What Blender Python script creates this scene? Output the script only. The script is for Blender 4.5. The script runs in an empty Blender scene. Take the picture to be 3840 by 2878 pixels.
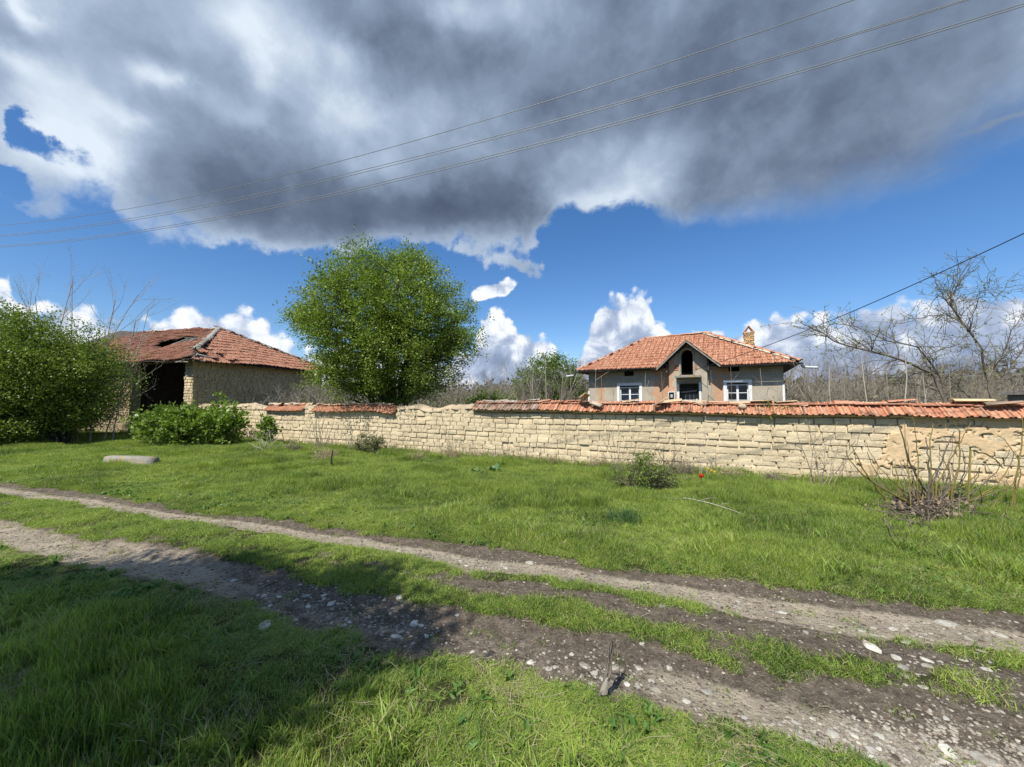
import bpy, math, numpy as np
from mathutils import Matrix, Vector
R = math.radians
SC = bpy.context.scene
COL = SC.collection

# ------------------------------------------------------------------ camera
FPX = 1450.0            # focal length in pixels of the 3840 px wide photograph
CAMH = 1.6
PITCH = math.atan(71.0 / FPX)
cam_d = bpy.data.cameras.new('camera')
cam_d.sensor_width = 36.0
cam_d.lens = 36.0 * FPX / 3840.0
cam_d.clip_start = 0.05
cam_d.clip_end = 6000
cam = bpy.data.objects.new('camera', cam_d)
COL.objects.link(cam)
cam.location = (0, 0, CAMH)
cam.rotation_euler = (R(90) + PITCH, 0, 0)
SC.camera = cam

def ray(px, py):
    a = (px - 1920) / FPX; b = -(py - 1439) / FPX
    cp, sp = math.cos(PITCH), math.sin(PITCH)
    return np.array([a, cp - b * sp, sp + b * cp])

def gp(px, py, z=0.0):
    d = ray(px, py); t = (z - CAMH) / d[2]
    return np.array([d[0] * t, d[1] * t])

def azel(px, py):
    d = ray(px, py); d = d / np.linalg.norm(d)
    return math.degrees(math.atan2(d[0], d[1])), math.degrees(math.asin(d[2]))

def at(px, Y):           # world x of column px at depth Y (near the horizon)
    return (px - 1920) / FPX * Y

# ------------------------------------------------------------------ sun direction
SUN_AZ = 212.0           # compass-like: direction of the sun seen from the scene (0 = +Y, 90 = +X)
SUN_EL = 53.0
sdir = Vector((math.sin(R(SUN_AZ)) * math.cos(R(SUN_EL)), math.cos(R(SUN_AZ)) * math.cos(R(SUN_EL)), math.sin(R(SUN_EL))))
sun_d = bpy.data.lights.new('sun', 'SUN')
sun_d.energy = 5.0
sun_d.angle = R(0.53)
sun_d.color = (1.0, 0.955, 0.88)
sun = bpy.data.objects.new('sun', sun_d)
COL.objects.link(sun)
sun.rotation_euler = (-sdir).to_track_quat('-Z', 'Y').to_euler()

SC.view_settings.view_transform = 'Standard'
SC.view_settings.look = 'None'
SC.view_settings.exposure = 0.30
SC.view_settings.gamma = 1.0
SC.view_settings.use_curve_mapping = False
SC.cycles.max_bounces = 6
SC.cycles.diffuse_bounces = 3
SC.cycles.glossy_bounces = 2
SC.cycles.transparent_max_bounces = 8
SC.cycles.transmission_bounces = 3
SC.cycles.use_denoising = True

# ------------------------------------------------------------------ node helper
class NT:
    def __init__(s, tree):
        s.t = tree; s.n = tree.nodes; s.l = tree.links; s.n.clear()
    def node(s, typ, **kw):
        x = s.n.new(typ)
        for k, v in kw.items(): setattr(x, k, v)
        return x
    def put(s, sock, v):
        if isinstance(v, bpy.types.NodeSocket): s.l.new(v, sock)
        elif isinstance(v, (tuple, list)) and len(v) == 3 and sock.type == 'RGBA': sock.default_value = (*v, 1)
        else: sock.default_value = v
    def m(s, op, a, b=None, c=None, clamp=False):
        x = s.node('ShaderNodeMath', operation=op, use_clamp=clamp)
        s.put(x.inputs[0], a)
        if b is not None: s.put(x.inputs[1], b)
        if c is not None: s.put(x.inputs[2], c)
        return x.outputs[0]
    def mix(s, f, a, b, blend='MIX'):
        x = s.node('ShaderNodeMix', data_type='RGBA', blend_type=blend)
        s.put(x.inputs[0], f); s.put(x.inputs[6], a); s.put(x.inputs[7], b)
        return x.outputs[2]
    def noise(s, vec, scale, detail=4, rough=0.55, dist=0.0, dim='3D'):
        x = s.node('ShaderNodeTexNoise', noise_dimensions=dim)
        if vec is not None: s.l.new(vec, x.inputs['Vector'])
        x.inputs['Scale'].default_value = scale
        x.inputs['Detail'].default_value = detail
        x.inputs['Roughness'].default_value = rough
        x.inputs['Distortion'].default_value = dist
        return x.outputs[0]
    def ss(s, v, a, b, lo=0.0, hi=1.0, kind='SMOOTHSTEP'):
        x = s.node('ShaderNodeMapRange', interpolation_type=kind)
        s.put(x.inputs[0], v); s.put(x.inputs[1], a); s.put(x.inputs[2], b)
        x.inputs[3].default_value = lo; x.inputs[4].default_value = hi
        return x.outputs[0]
    def ramp(s, f, stops):
        x = s.node('ShaderNodeValToRGB')
        e = x.color_ramp.elements
        while len(e) < len(stops): e.new(0.5)
        for k, (p, c) in zip(e, stops): k.position = p; k.color = (*c, 1)
        s.l.new(f, x.inputs[0])
        return x.outputs[0]

# ------------------------------------------------------------------ world: sky and clouds
W = bpy.data.worlds.new('World'); SC.world = W; W.use_nodes = True
w = NT(W.node_tree)
sky = w.node('ShaderNodeTexSky', sky_type='NISHITA', sun_disc=False)
sky.sun_elevation = R(SUN_EL); sky.sun_rotation = R(SUN_AZ)
sky.air_density = 1.0; sky.dust_density = 0.3; sky.ozone_density = 2.5
tc = w.node('ShaderNodeTexCoord')
sep = w.node('ShaderNodeSeparateXYZ'); w.l.new(tc.outputs['Generated'], sep.inputs[0])
X, Y, Z = sep.outputs
DIRV = tc.outputs['Generated']
AZ = w.m('MULTIPLY', w.m('ARCTAN2', X, Y), 57.29578)
EL = w.m('MULTIPLY', w.m('ARCSINE', Z), 57.29578)
# coordinates on a flat cloud deck for perspective-true texture
zz = w.m('ADD', w.m('MAXIMUM', Z, 0.0), 0.9)
comb = w.node('ShaderNodeCombineXYZ')
w.put(comb.inputs[0], w.m('DIVIDE', X, zz)); w.put(comb.inputs[1], w.m('DIVIDE', Y, zz)); comb.inputs[2].default_value = 3.7
DECK = comb.outputs[0]
# distortion of the outline coordinates
nz = w.node('ShaderNodeTexNoise', noise_dimensions='3D'); w.l.new(DIRV, nz.inputs['Vector'])
nz.inputs['Scale'].default_value = 5.0; nz.inputs['Detail'].default_value = 8; nz.inputs['Roughness'].default_value = 0.6
sc3 = w.node('ShaderNodeSeparateColor'); w.l.new(nz.outputs['Color'], sc3.inputs[0])
AZd = w.m('ADD', AZ, w.m('MULTIPLY', w.m('SUBTRACT', sc3.outputs[0], 0.5), 16.0))
ELd = w.m('ADD', EL, w.m('MULTIPLY', w.m('SUBTRACT', sc3.outputs[1], 0.5), 11.0))
AZs = w.m('ADD', AZ, w.m('MULTIPLY', w.m('SUBTRACT', sc3.outputs[0], 0.5), 9.0))
ELs = w.m('ADD', EL, w.m('MULTIPLY', w.m('SUBTRACT', sc3.outputs[1], 0.5), 6.0))

def curve(az, pts, lo=-75.0, hi=75.0, vmax=60.0):
    x = w.node('ShaderNodeFloatCurve')
    c = x.mapping.curves[0]
    P = [((a - lo) / (hi - lo), e / vmax) for a, e in pts]
    c.points[0].location = P[0]; c.points[1].location = P[-1]
    for p in P[1:-1]: c.points.new(*p)
    for p in c.points: p.handle_type = 'AUTO_CLAMPED'
    x.mapping.use_clip = False; x.mapping.update()
    w.put(x.inputs['Value'], w.ss(az, lo, hi, kind='LINEAR'))
    return w.m('MULTIPLY', x.outputs[0], vmax)

def blobs(lst, az, el):
    tot = None
    for px, py, rx, ry, amp, *rot in lst:
        a0, e0 = azel(px, py)
        a1, _ = azel(px + rx * 0.5, py); a2, _ = azel(px - rx * 0.5, py)
        _, e1 = azel(px, py + ry * 0.5); _, e2 = azel(px, py - ry * 0.5)
        ra = max(abs(a1 - a2), .5); re = max(abs(e1 - e2), .4)
        dx = w.m('SUBTRACT', az, a0); dy = w.m('SUBTRACT', el, e0)
        if rot:
            c_, s_ = math.cos(R(rot[0])), math.sin(R(rot[0]))
            dx, dy = (w.m('ADD', w.m('MULTIPLY', dx, c_), w.m('MULTIPLY', dy, s_)),
                      w.m('SUBTRACT', w.m('MULTIPLY', dy, c_), w.m('MULTIPLY', dx, s_)))
        dx = w.m('MULTIPLY', dx, 1 / ra); dy = w.m('MULTIPLY', dy, 1 / re)
        q = w.m('MULTIPLY_ADD', dx, dx, w.m('MULTIPLY', dy, dy))
        g = w.m('MULTIPLY', w.m('EXPONENT', w.m('MULTIPLY', q, -1.0)), amp)
        tot = g if tot is None else w.m('ADD', tot, g)
    return tot

def cpts(lst):
    out = []
    for px, py in lst: out.append(azel(px, py))
    out.sort()
    return [(-75.0, out[0][1])] + out + [(75.0, out[-1][1])]

edge = curve(AZs, cpts([(-100, 900), (30, 800), (150, 830), (270, 800), (390, 770), (440, 870), (600, 920), (900, 945), (1250, 970),
                        (1500, 935), (1700, 930), (1850, 950), (1980, 960), (2060, 900), (2130, 800), (2260, 790), (2390, 770),
                        (2440, 850), (2620, 880), (2850, 860), (3100, 850), (3300, 800), (3500, 730), (3700, 640), (3900, 560)]))
holes = blobs([(90, 470, 170, 60, 10.0, -25), (20, 640, 150, 50, 9, 0), (20, 340, 80, 50, 8, 0), (150, 800, 120, 30, 4)], AZd, ELd)
F1 = w.m('SUBTRACT', w.m('SUBTRACT', ELs, edge), holes)
F1 = w.m('ADD', F1, blobs([(1900, 1010, 200, 45, 3.0, -12), (2000, 1075, 60, 50, 3.0, 30)], AZd, ELd))
n_big = w.noise(DIRV, 2.6, 9, 0.56, 0.08)
n_fin = w.noise(DIRV, 17.0, 8, 0.62, 0.3)
F1 = w.m('ADD', F1, w.m('MULTIPLY', w.m('SUBTRACT', n_fin, 0.5), w.ss(AZ, 5, 40, 6.5, 2.5)))
soft = w.m('ADD', w.ss(AZ, 12, 45, 1.6, 7.0), w.ss(AZ, -44, -36, 2.2, 0.0))
A1 = w.ss(F1, 0.0, soft)
A1 = w.m('MAXIMUM', A1, w.m('MULTIPLY', blobs([(3650, 490, 330, 22, 0.55, 9), (3480, 665, 110, 10, 0.45, 14), (3780, 440, 200, 16, .5, 12)], AZ, w.m('ADD', EL, w.m('MULTIPLY', w.m('SUBTRACT', sc3.outputs[2], .5), 5.0))), 1.0))
shade = blobs([
    (1480, 120, 330, 240, -.42), (1300, 60, 200, 120, -.16), (1830, 100, 110, 160, -.22), (1960, 420, 180, 160, -.2),
    (1500, 790, 620, 100, -.46), (1150, 830, 420, 90, -.34), (780, 800, 420, 130, -.12), (1800, 720, 350, 140, -.3), (2040, 760, 120, 80, -.2),
    (1150, 520, 260, 260, -.12), (560, 300, 260, 180, -.10), (90, 120, 200, 60, -.2),
    (2500, 180, 520, 260, -.26), (2950, 430, 420, 220, -.22), (3000, 700, 350, 110, -.16), (2330, 460, 260, 110, -.14), (3400, 250, 400, 200, -.08),
    (1000, 130, 330, 190, .30), (800, 380, 90, 90, .12), (1760, 60, 190, 90, .42), (1330, 400, 150, 200, .16),
    (200, 420, 220, 160, .40), (300, 600, 230, 110, .42), (60, 200, 160, 60, .3), (620, 310, 90, 50, .55), (960, 240, 60, 130, .25, 0), (480, 460, 120, 50, .3), (930, 460, 110, 60, .25), (1280, 190, 60, 70, .2),
    (2500, 590, 260, 80, .26), (2250, 740, 180, 55, .5), (2150, 560, 200, 110, .12), (2700, 830, 330, 45, .22), (2900, 480, 200, 60, .14, 25),
    (110, 30, 120, 40, .4, -30)], AZs, ELs)
n_med = w.noise(DIRV, 7.0, 8, 0.58, 0.1)
vor2 = w.node('ShaderNodeTexVoronoi', feature='SMOOTH_F1'); vor2.inputs['Scale'].default_value = 7.5; vor2.inputs['Smoothness'].default_value = .8
adv2 = w.node('ShaderNodeVectorMath', operation='MULTIPLY_ADD'); w.l.new(nz.outputs['Color'], adv2.inputs[0]); adv2.inputs[1].default_value = (.22, .22, .22); w.l.new(DIRV, adv2.inputs[2]); w.l.new(adv2.outputs[0], vor2.inputs['Vector'])
puff2 = w.m('MULTIPLY', w.m('SUBTRACT', .42, vor2.outputs['Distance']), .34)
lum = w.m('ADD', w.m('ADD', w.ss(AZ, -25, 25, .68, .51), w.m('MULTIPLY', shade, .9)), w.m('MULTIPLY', w.m('SUBTRACT', n_big, 0.5), 0.42))
lum = w.m('ADD', lum, w.m('MULTIPLY', w.m('SUBTRACT', n_med, 0.5), 0.5))
lum = w.m('ADD', w.m('ADD', lum, puff2), w.m('MULTIPLY', w.m('SUBTRACT', n_fin, 0.5), 0.26))
lum = w.m('ADD', lum, w.m('MULTIPLY', w.m('SUBTRACT', 1.0, w.ss(F1, 0.2, 3.5)), w.ss(AZ, -12, 20, .22, .10)))
C1 = w.ramp(lum, [(0.0, (.085, .112, .172)), (.22, (.14, .180, .26)), (.45, (.25, .325, .44)), (.68, (.42, .52, .67)), (1.0, (.78, .87, .97))])
# cumulus over the horizon
top = curve(w.m('ADD', AZ, w.m('MULTIPLY', w.m('SUBTRACT', sc3.outputs[2], .5), 5.0)), cpts([(-60, 1120), (0, 1060), (50, 1040), (90, 1160), (200, 1120), (300, 1110), (380, 1190), (560, 1195), (620, 1150), (760, 1140), (830, 1165), (905, 1130), (960, 1175),
                      (1060, 1230), (1180, 1310), (1500, 1330), (1760, 1300), (1830, 1165), (1885, 1150), (1930, 1215), (2060, 1250), (2110, 1345), (2180, 1310), (2240, 1150), (2290, 1095), (2390, 1090),
                      (2440, 1170), (2520, 1230), (2600, 1225), (2760, 1225), (2830, 1178), (2900, 1165), (2960, 1185), (3120, 1175), (3300, 1140),
                      (3500, 1110), (3640, 1075), (3740, 1070), (3840, 1085), (3960, 1060)]))
vor = w.node('ShaderNodeTexVoronoi', feature='SMOOTH_F1'); vor.inputs['Scale'].default_value = 30; vor.inputs['Smoothness'].default_value = .5
addv = w.node('ShaderNodeVectorMath', operation='MULTIPLY_ADD')
w.l.new(nz.outputs['Color'], addv.inputs[0]); addv.inputs[1].default_value = (.09, .09, .09); w.l.new(DIRV, addv.inputs[2])
w.l.new(addv.outputs[0], vor.inputs['Vector'])
puff = w.m('SUBTRACT', 0.45, vor.outputs['Distance'])
n_hi = w.noise(DIRV, 30.0, 6, 0.6)
F2 = w.m('ADD', w.m('SUBTRACT', top, EL), w.m('ADD', w.m('MULTIPLY', puff, 3.2), w.m('MULTIPLY', w.m('SUBTRACT', n_hi, .5), 3.6)))
F2 = w.m('MAXIMUM', F2, w.m('MULTIPLY', w.m('SUBTRACT', w.m('ADD', blobs([(1840, 1100, 105, 40, 1.0, 14), (1885, 1085, 50, 30, .5)], AZs, ELs), w.m('MULTIPLY', puff, .5)), .55), 6.0))
A2 = w.ss(F2, 0.0, 1.3)
l2 = w.m('ADD', w.m('ADD', .66, w.m('MULTIPLY', puff, .75)), w.m('MULTIPLY', w.m('SUBTRACT', w.noise(DIRV, 15.0, 9, .62, .5), .5), 2.0))
l2 = w.m('SUBTRACT', l2, w.ss(F2, 1.0, 11.0, 0.0, .42))
l2 = w.m('SUBTRACT', l2, w.ss(AZ, 24, 40, 0.0, .22))
C2 = w.ramp(l2, [(0.0, (.24, .31, .46)), (.4, (.42, .50, .66)), (.7, (.80, .85, .93)), (1.0, (.97, .98, 1.0))])
skyc = w.node('ShaderNodeHueSaturation'); w.l.new(sky.outputs[0], skyc.inputs['Color'])
skyc.inputs['Saturation'].default_value = 1.24; skyc.inputs['Value'].default_value = 1.0
skyt = w.mix(1.0, skyc.outputs[0], (.95, 1.0, 1.12), 'MULTIPLY')
def bg(col, st):
    b = w.node('ShaderNodeBackground'); w.put(b.inputs[0], col); b.inputs[1].default_value = st
    return b.outputs[0]
def mixs(f, a, b):
    x = w.node('ShaderNodeMixShader'); w.put(x.inputs[0], f); w.l.new(a, x.inputs[1]); w.l.new(b, x.inputs[2]); return x.outputs[0]
A2 = w.m('MULTIPLY', A2, w.ss(EL, -1.0, 0.5))
# the cloud bank ends overhead: the sun stands in clear sky behind the viewpoint
A1 = w.m('MULTIPLY', A1, w.ss(w.m('ADD', Y, w.m('MULTIPLY', w.m('SUBTRACT', n_big, .5), .7)), -0.05, .38, 0.25, .97))
s1 = mixs(A2, bg(skyt, 0.105), bg(C2, 0.92))
s2 = mixs(A1, s1, bg(C1, 0.83))
wo = w.node('ShaderNodeOutputWorld'); w.l.new(s2, wo.inputs[0])
W.cycles.sampling_method = 'MANUAL'; W.cycles.sample_map_resolution = 512

# ------------------------------------------------------------------ mesh helpers
rng = np.random.default_rng(7)

def finish(o, label=None, cat=None, group=None, kind=None, parent=None):
    if label: o['label'] = label
    if cat: o['category'] = cat
    if group: o['group'] = group
    if kind: o['kind'] = kind
    if parent is not None: o.parent = parent
    COL.objects.link(o)
    return o

def raw_mesh(name, V, F, smooth=False, mat=None, sharp=0):
    """V Nx3, F either an array (M,k) or a list of arrays with different k"""
    me = bpy.data.meshes.new(name)
    V = np.asarray(V, dtype=np.float32)
    Fs = [np.asarray(f, dtype=np.int32) for f in (F if isinstance(F, list) and len(F) and isinstance(F[0], np.ndarray) else [F])]
    Fs = [f for f in Fs if len(f)]
    me.vertices.add(len(V)); me.vertices.foreach_set('co', V.ravel())
    loops = np.concatenate([f.ravel() for f in Fs]) if Fs else np.zeros(0, np.int32)
    tot = np.concatenate([np.full(len(f), f.shape[1], np.int32) for f in Fs]) if Fs else np.zeros(0, np.int32)
    st = np.concatenate([[0], np.cumsum(tot)[:-1]]).astype(np.int32) if len(tot) else tot
    me.loops.add(len(loops)); me.loops.foreach_set('vertex_index', loops)
    me.polygons.add(len(tot)); me.polygons.foreach_set('loop_start', st)
    if smooth: me.polygons.foreach_set('use_smooth', np.ones(len(tot), bool))
    me.update(calc_edges=True); me.validate()
    if sharp: me.set_sharp_from_angle(angle=R(sharp))
    if mat: me.materials.append(mat)
    return me

def obj(name, V, F, mat, parent=None, smooth=False, sharp=0, **kw):
    return finish(bpy.data.objects.new(name, raw_mesh(name, V, F, smooth, mat, sharp)), parent=parent, **kw)

def root(name, loc, label, cat, group=None, rot=0.0):
    o = bpy.data.objects.new(name, None); o.location = loc; o.rotation_euler = (0, 0, rot); o.empty_display_size = .2
    return finish(o, label, cat, group)

class MB:
    def __init__(s): s.v = []; s.f = []
    def box(s, x0, x1, y0, y1, z0, z1):
        n = len(s.v)
        s.v += [(x0, y0, z0), (x1, y0, z0), (x1, y1, z0), (x0, y1, z0), (x0, y0, z1), (x1, y0, z1), (x1, y1, z1), (x0, y1, z1)]
        s.f += [(n, n+3, n+2, n+1), (n+4, n+5, n+6, n+7), (n, n+1, n+5, n+4), (n+1, n+2, n+6, n+5), (n+2, n+3, n+7, n+6), (n+3, n, n+4, n+7)]
        return s
    def prism(s, poly, a, b):      # poly: list of 3d points (front), vector offset
        n = len(s.v); k = len(poly)
        s.v += [tuple(np.add(p, a)) for p in poly] + [tuple(np.add(p, b)) for p in poly]
        s.f += [tuple(range(n, n+k)), tuple(range(n+2*k-1, n+k-1, -1))]
        for i in range(k):
            j = (i+1) % k
            s.f.append((n+i, n+k+i, n+k+j, n+j))
        return s
    def beam(s, p, q, wd, ht):
        p = np.array(p, float); q = np.array(q, float); d = q - p; L = np.linalg.norm(d); d /= L
        up = np.array([0, 0, 1.0]) if abs(d[2]) < .95 else np.array([1.0, 0, 0])
        sx = np.cross(d, up); sx /= np.linalg.norm(sx); uz = np.cross(sx, d)
        poly = [p + sx*wd/2*a + uz*ht/2*b for a, b in ((-1, -1), (1, -1), (1, 1), (-1, 1))]
        return s.prism(poly, (0, 0, 0), tuple(d*L))
    def build(s, name, mat, parent=None, smooth=False, **kw):
        me = bpy.data.meshes.new(name); me.from_pydata(s.v, [], s.f)
        me.materials.append(mat); me.validate()
        if smooth: me.polygons.foreach_set('use_smooth', np.ones(len(me.polygons), bool))
        import bmesh
        b = bmesh.new(); b.from_mesh(me); bmesh.ops.recalc_face_normals(b, faces=b.faces); b.to_mesh(me); b.free()
        return finish(bpy.data.objects.new(name, me), parent=parent, **kw)

def tubes(polys, sides=4):
    """polys: list of (pts (n,3), radii (n,)) -> V, F quads"""
    Vs, Fs = [], []; off = 0
    ang = np.linspace(0, 2*np.pi, sides, endpoint=False)
    ca, sa = np.cos(ang), np.sin(ang)
    for pts, rad in polys:
        pts = np.asarray(pts, float); n = len(pts)
        if n < 2: continue
        rad = np.broadcast_to(rad, (n,))
        d = np.gradient(pts, axis=0); d /= (np.linalg.norm(d, axis=1, keepdims=True) + 1e-9)
        up = np.array([0.13, 0.21, 0.97]) if abs(d[0][2]) < .9 else np.array([1.0, .1, 0])
        sx = np.cross(d, up); sx /= (np.linalg.norm(sx, axis=1, keepdims=True) + 1e-9)
        sy = np.cross(sx, d)
        ring = pts[:, None, :] + rad[:, None, None] * (ca[None, :, None]*sx[:, None, :] + sa[None, :, None]*sy[:, None, :])
        Vs.append(ring.reshape(-1, 3))
        i = np.arange(n-1)[:, None]*sides; j = np.arange(sides)[None, :]; j2 = (j+1) % sides
        Fs.append((off + np.stack([i+j, i+j2, i+sides+j2, i+sides+j], -1)).reshape(-1, 4))
        off += n*sides
    return np.concatenate(Vs), np.concatenate(Fs).astype(np.int32)

def leaves(C, size, rg, aspect=.55, up=.35, droop=0.0, out=None):
    """pointed leaves as folded quads around centres C"""
    n = len(C); size = np.broadcast_to(size, (n,)) * rg.uniform(.65, 1.25, n)
    d = rg.normal(size=(n, 3)); 
    if out is not None: d += out
    d[:, 2] += up*1.0 - droop; d /= np.linalg.norm(d, axis=1, keepdims=True)
    nn = rg.normal(size=(n, 3)); nn[:, 2] += 1.1
    s = np.cross(d, nn); s /= np.linalg.norm(s, axis=1, keepdims=True)
    u = np.cross(s, d)
    L = size[:, None]; Wd = L*aspect*.5
    a = C; b = C + d*L*.45 + s*Wd + u*L*.06; c = C + d*L; e = C + d*L*.45 - s*Wd + u*L*.06
    V = np.stack([a, b, c, e], 1).reshape(-1, 3)
    F = np.arange(4*n, dtype=np.int32).reshape(n, 4)
    return V, F

# value noise
_T = np.random.default_rng(3).random((256, 256))
def vn(x, y, s=1.0, o=0):
    x = np.asarray(x, float)/s + 37.3*o + 1000; y = np.asarray(y, float)/s + 91.7*o + 1000
    xi = np.floor(x).astype(int); yi = np.floor(y).astype(int); fx = x-xi; fy = y-yi
    fx = fx*fx*(3-2*fx); fy = fy*fy*(3-2*fy)
    g = lambda a, b: _T[a & 255, b & 255]
    return (g(xi, yi)*(1-fx)+g(xi+1, yi)*fx)*(1-fy) + (g(xi, yi+1)*(1-fx)+g(xi+1, yi+1)*fx)*fy
def fb(x, y, s=1.0, o=0, k=4):
    r = 0; a = .5; t = 0
    for i in range(k):
        r = r + a*vn(x, y, s/2**i, o+i); t += a; a *= .5
    return r/t
# ------------------------------------------------------------------ materials
def material(name, build, **kw):
    m = bpy.data.materials.new(name); m.use_nodes = True
    t = NT(m.node_tree); o = t.node('ShaderNodeOutputMaterial')
    sh = build(t)
    t.l.new(sh, o.inputs[0])
    return m

def princ(t, col, rough=.85, bump=None, bstr=.4, bdist=.01, spec=.3, metal=0.0):
    p = t.node('ShaderNodeBsdfPrincipled')
    t.put(p.inputs['Base Color'], col); t.put(p.inputs['Roughness'], rough)
    p.inputs['Specular IOR Level'].default_value = spec; p.inputs['Metallic'].default_value = metal
    if bump is not None:
        b = t.node('ShaderNodeBump'); b.inputs['Strength'].default_value = bstr; b.inputs['Distance'].default_value = bdist
        t.l.new(bump, b.inputs['Height']); t.l.new(b.outputs[0], p.inputs['Normal'])
    return p.outputs[0]

def pos(t): return t.node('ShaderNodeNewGeometry').outputs['Position']
def objc(t): return t.node('ShaderNodeTexCoord').outputs['Object']
def rnd(t):
    return t.m('FRACT', t.m('ADD', t.node('ShaderNodeObjectInfo').outputs['Random'], t.node('ShaderNodeNewGeometry').outputs['Random Per Island']))

def noisy(name, c1, c2, scale=3.0, rough=.9, bs=30.0, bstr=.5, bdist=.01, rvar=0.0, c3=None, s3=1.0, t3=.6, spec=.25, detail=5):
    def b(t):
        P = pos(t)
        n = t.noise(P, scale, detail, .6)
        col = t.mix(t.ss(n, .3, .7), c1, c2)
        if c3 is not None:
            col = t.mix(t.ss(t.noise(P, s3, 5, .65), t3, t3+.1), col, c3)
        if rvar:
            r = t.ss(rnd(t), 0, 1, 1-rvar, 1+rvar*.6, 'LINEAR')
            cc = t.node('ShaderNodeCombineColor'); [t.put(cc.inputs[i], r) for i in range(3)]
            col = t.mix(1.0, col, cc.outputs[0], 'MULTIPLY')
        bn = t.noise(P, bs, 6, .65)
        return princ(t, col, rough, bn, bstr, bdist, spec)
    return material(name, b)

def m_adobe(name, a, b_, dark):
    def b(t):
        P = pos(t)
        n = t.noise(P, 2.2, 5, .6); n2 = t.noise(P, 13, 7, .72, 1.2); n3 = t.noise(P, 60, 3, .6)
        col = t.mix(t.ss(n, .3, .7), a, b_)
        col = t.mix(t.ss(n2, .60, .74, 0, .6), col, dark)
        mp = t.node('ShaderNodeMapping'); t.l.new(P, mp.inputs[0]); mp.inputs['Scale'].default_value = (1, 1, 2.6)
        crk = t.ss(t.m('ABSOLUTE', t.m('SUBTRACT', t.noise(mp.outputs[0], 5.5, 6, .62, 1.4), .5)), 0.0, .016, 1, 0)
        crk = t.m('MULTIPLY', crk, t.ss(t.noise(P, 1.7, 3, .5), .46, .60))
        col = t.mix(t.m('MULTIPLY', crk, .65), col, dark)
        r = t.ss(rnd(t), 0, 1, .91, 1.05, 'LINEAR')
        cc = t.node('ShaderNodeCombineColor'); [t.put(cc.inputs[i], r) for i in range(3)]
        col = t.mix(1.0, col, cc.outputs[0], 'MULTIPLY')
        h = t.m('SUBTRACT', t.m('ADD', t.m('MULTIPLY', n2, 1.0), t.m('MULTIPLY', n3, .3)), t.m('MULTIPLY', crk, .7))
        return princ(t, col, .95, h, .7, .035, .1)
    return material(name, b)
ADOBE = m_adobe('adobe', (.72, .60, .40), (.64, .525, .335), (.40, .30, .18))
ADOBE_SHADED = m_adobe('adobe_shaded', (.46, .37, .23), (.36, .28, .17), (.17, .125, .08))  # darker adobe copy: eave and shrub shade painted into the barn front
ADOBE_BARN = m_adobe('adobe_barn', (.62, .48, .26), (.50, .38, .20), (.26, .19, .11))
BARN_SHADE = noisy('shade_dark_mud', (.075, .058, .042), (.12, .092, .066), 4, bs=20, bstr=.7, bdist=.03, rvar=.25)  # doorway shade painted into the colour of the barn's inner walls
MORTAR = noisy('mortar', (.60, .50, .325), (.46, .375, .24), 5, bs=25, bstr=.8, bdist=.03)
MUD = noisy('mud_plaster', (.66, .49, .29), (.58, .42, .24), 2.5, bs=14, bstr=.7, bdist=.03)
MUDTOP = noisy('mud_top', (.50, .40, .26), (.34, .27, .18), 3, bs=12, bstr=.9, bdist=.04)

def m_tile(name, cols, lichen=.66, lcol=(.42, .38, .29), dark=.7):
    def b(t):
        P = pos(t)
        r = rnd(t)
        col = t.ramp(r, [(i/(len(cols)-1), c) for i, c in enumerate(cols)])
        n = t.noise(P, 4.0, 6, .65); n2 = t.noise(P, 24, 5, .7)
        r2 = t.m('FRACT', t.m('MULTIPLY', r, 7.31))
        col = t.mix(t.ss(t.m('ADD', n2, t.m('MULTIPLY', r2, .16)), lichen, lichen+.09, 0, .8), col, lcol)
        col = t.mix(t.ss(t.m('ADD', n, t.m('MULTIPLY', n2, .25)), dark, dark+.12, 0, .7), col, (.09, .06, .045))
        v = t.ss(n2, .3, .7, .66, 1.0)
        cc = t.node('ShaderNodeCombineColor'); [t.put(cc.inputs[i], v) for i in range(3)]
        col = t.mix(1.0, col, cc.outputs[0], 'MULTIPLY')
        return princ(t, col, .85, n2, .35, .006, .2)
    return material(name, b)
TILE_WALL = m_tile('wall_tile', [(.52, .215, .115), (.60, .29, .165), (.54, .235, .13), (.46, .17, .095), (.60, .33, .20), (.62, .25, .125), (.48, .26, .165)], .64, dark=.66)
TILE_OLD = m_tile('old_wall_tile', [(.44, .19, .11), (.40, .22, .14), (.36, .22, .15), (.46, .17, .09)], .52, (.40, .35, .27), .58)
TILE_HOUSE = m_tile('house_tile', [(.50, .21, .115), (.36, .13, .08), (.55, .27, .16), (.44, .17, .095), (.60, .33, .21), (.48, .19, .10)], .63, (.60, .50, .33), .74)
TILE_BARN = m_tile('barn_tile', [(.46, .19, .115), (.32, .125, .08), (.54, .25, .15), (.42, .155, .09), (.48, .27, .18), (.28, .125, .09)], .60, (.40, .30, .21), .64)
RIDGE = m_tile('ridge_tile', [(.62, .46, .28), (.56, .40, .25), (.60, .33, .20), (.55, .48, .36)], .62, (.48, .44, .35), .66)
RIDGE_RED = m_tile('ridge_tile_red', [(.56, .26, .16), (.60, .32, .2), (.52, .22, .13)], .62, (.55, .45, .32), .72)
RIDGE_GREY = m_tile('ridge_tile_grey', [(.36, .32, .26), (.30, .26, .21), (.40, .33, .25)], .55, (.45, .43, .37), .6)

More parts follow.
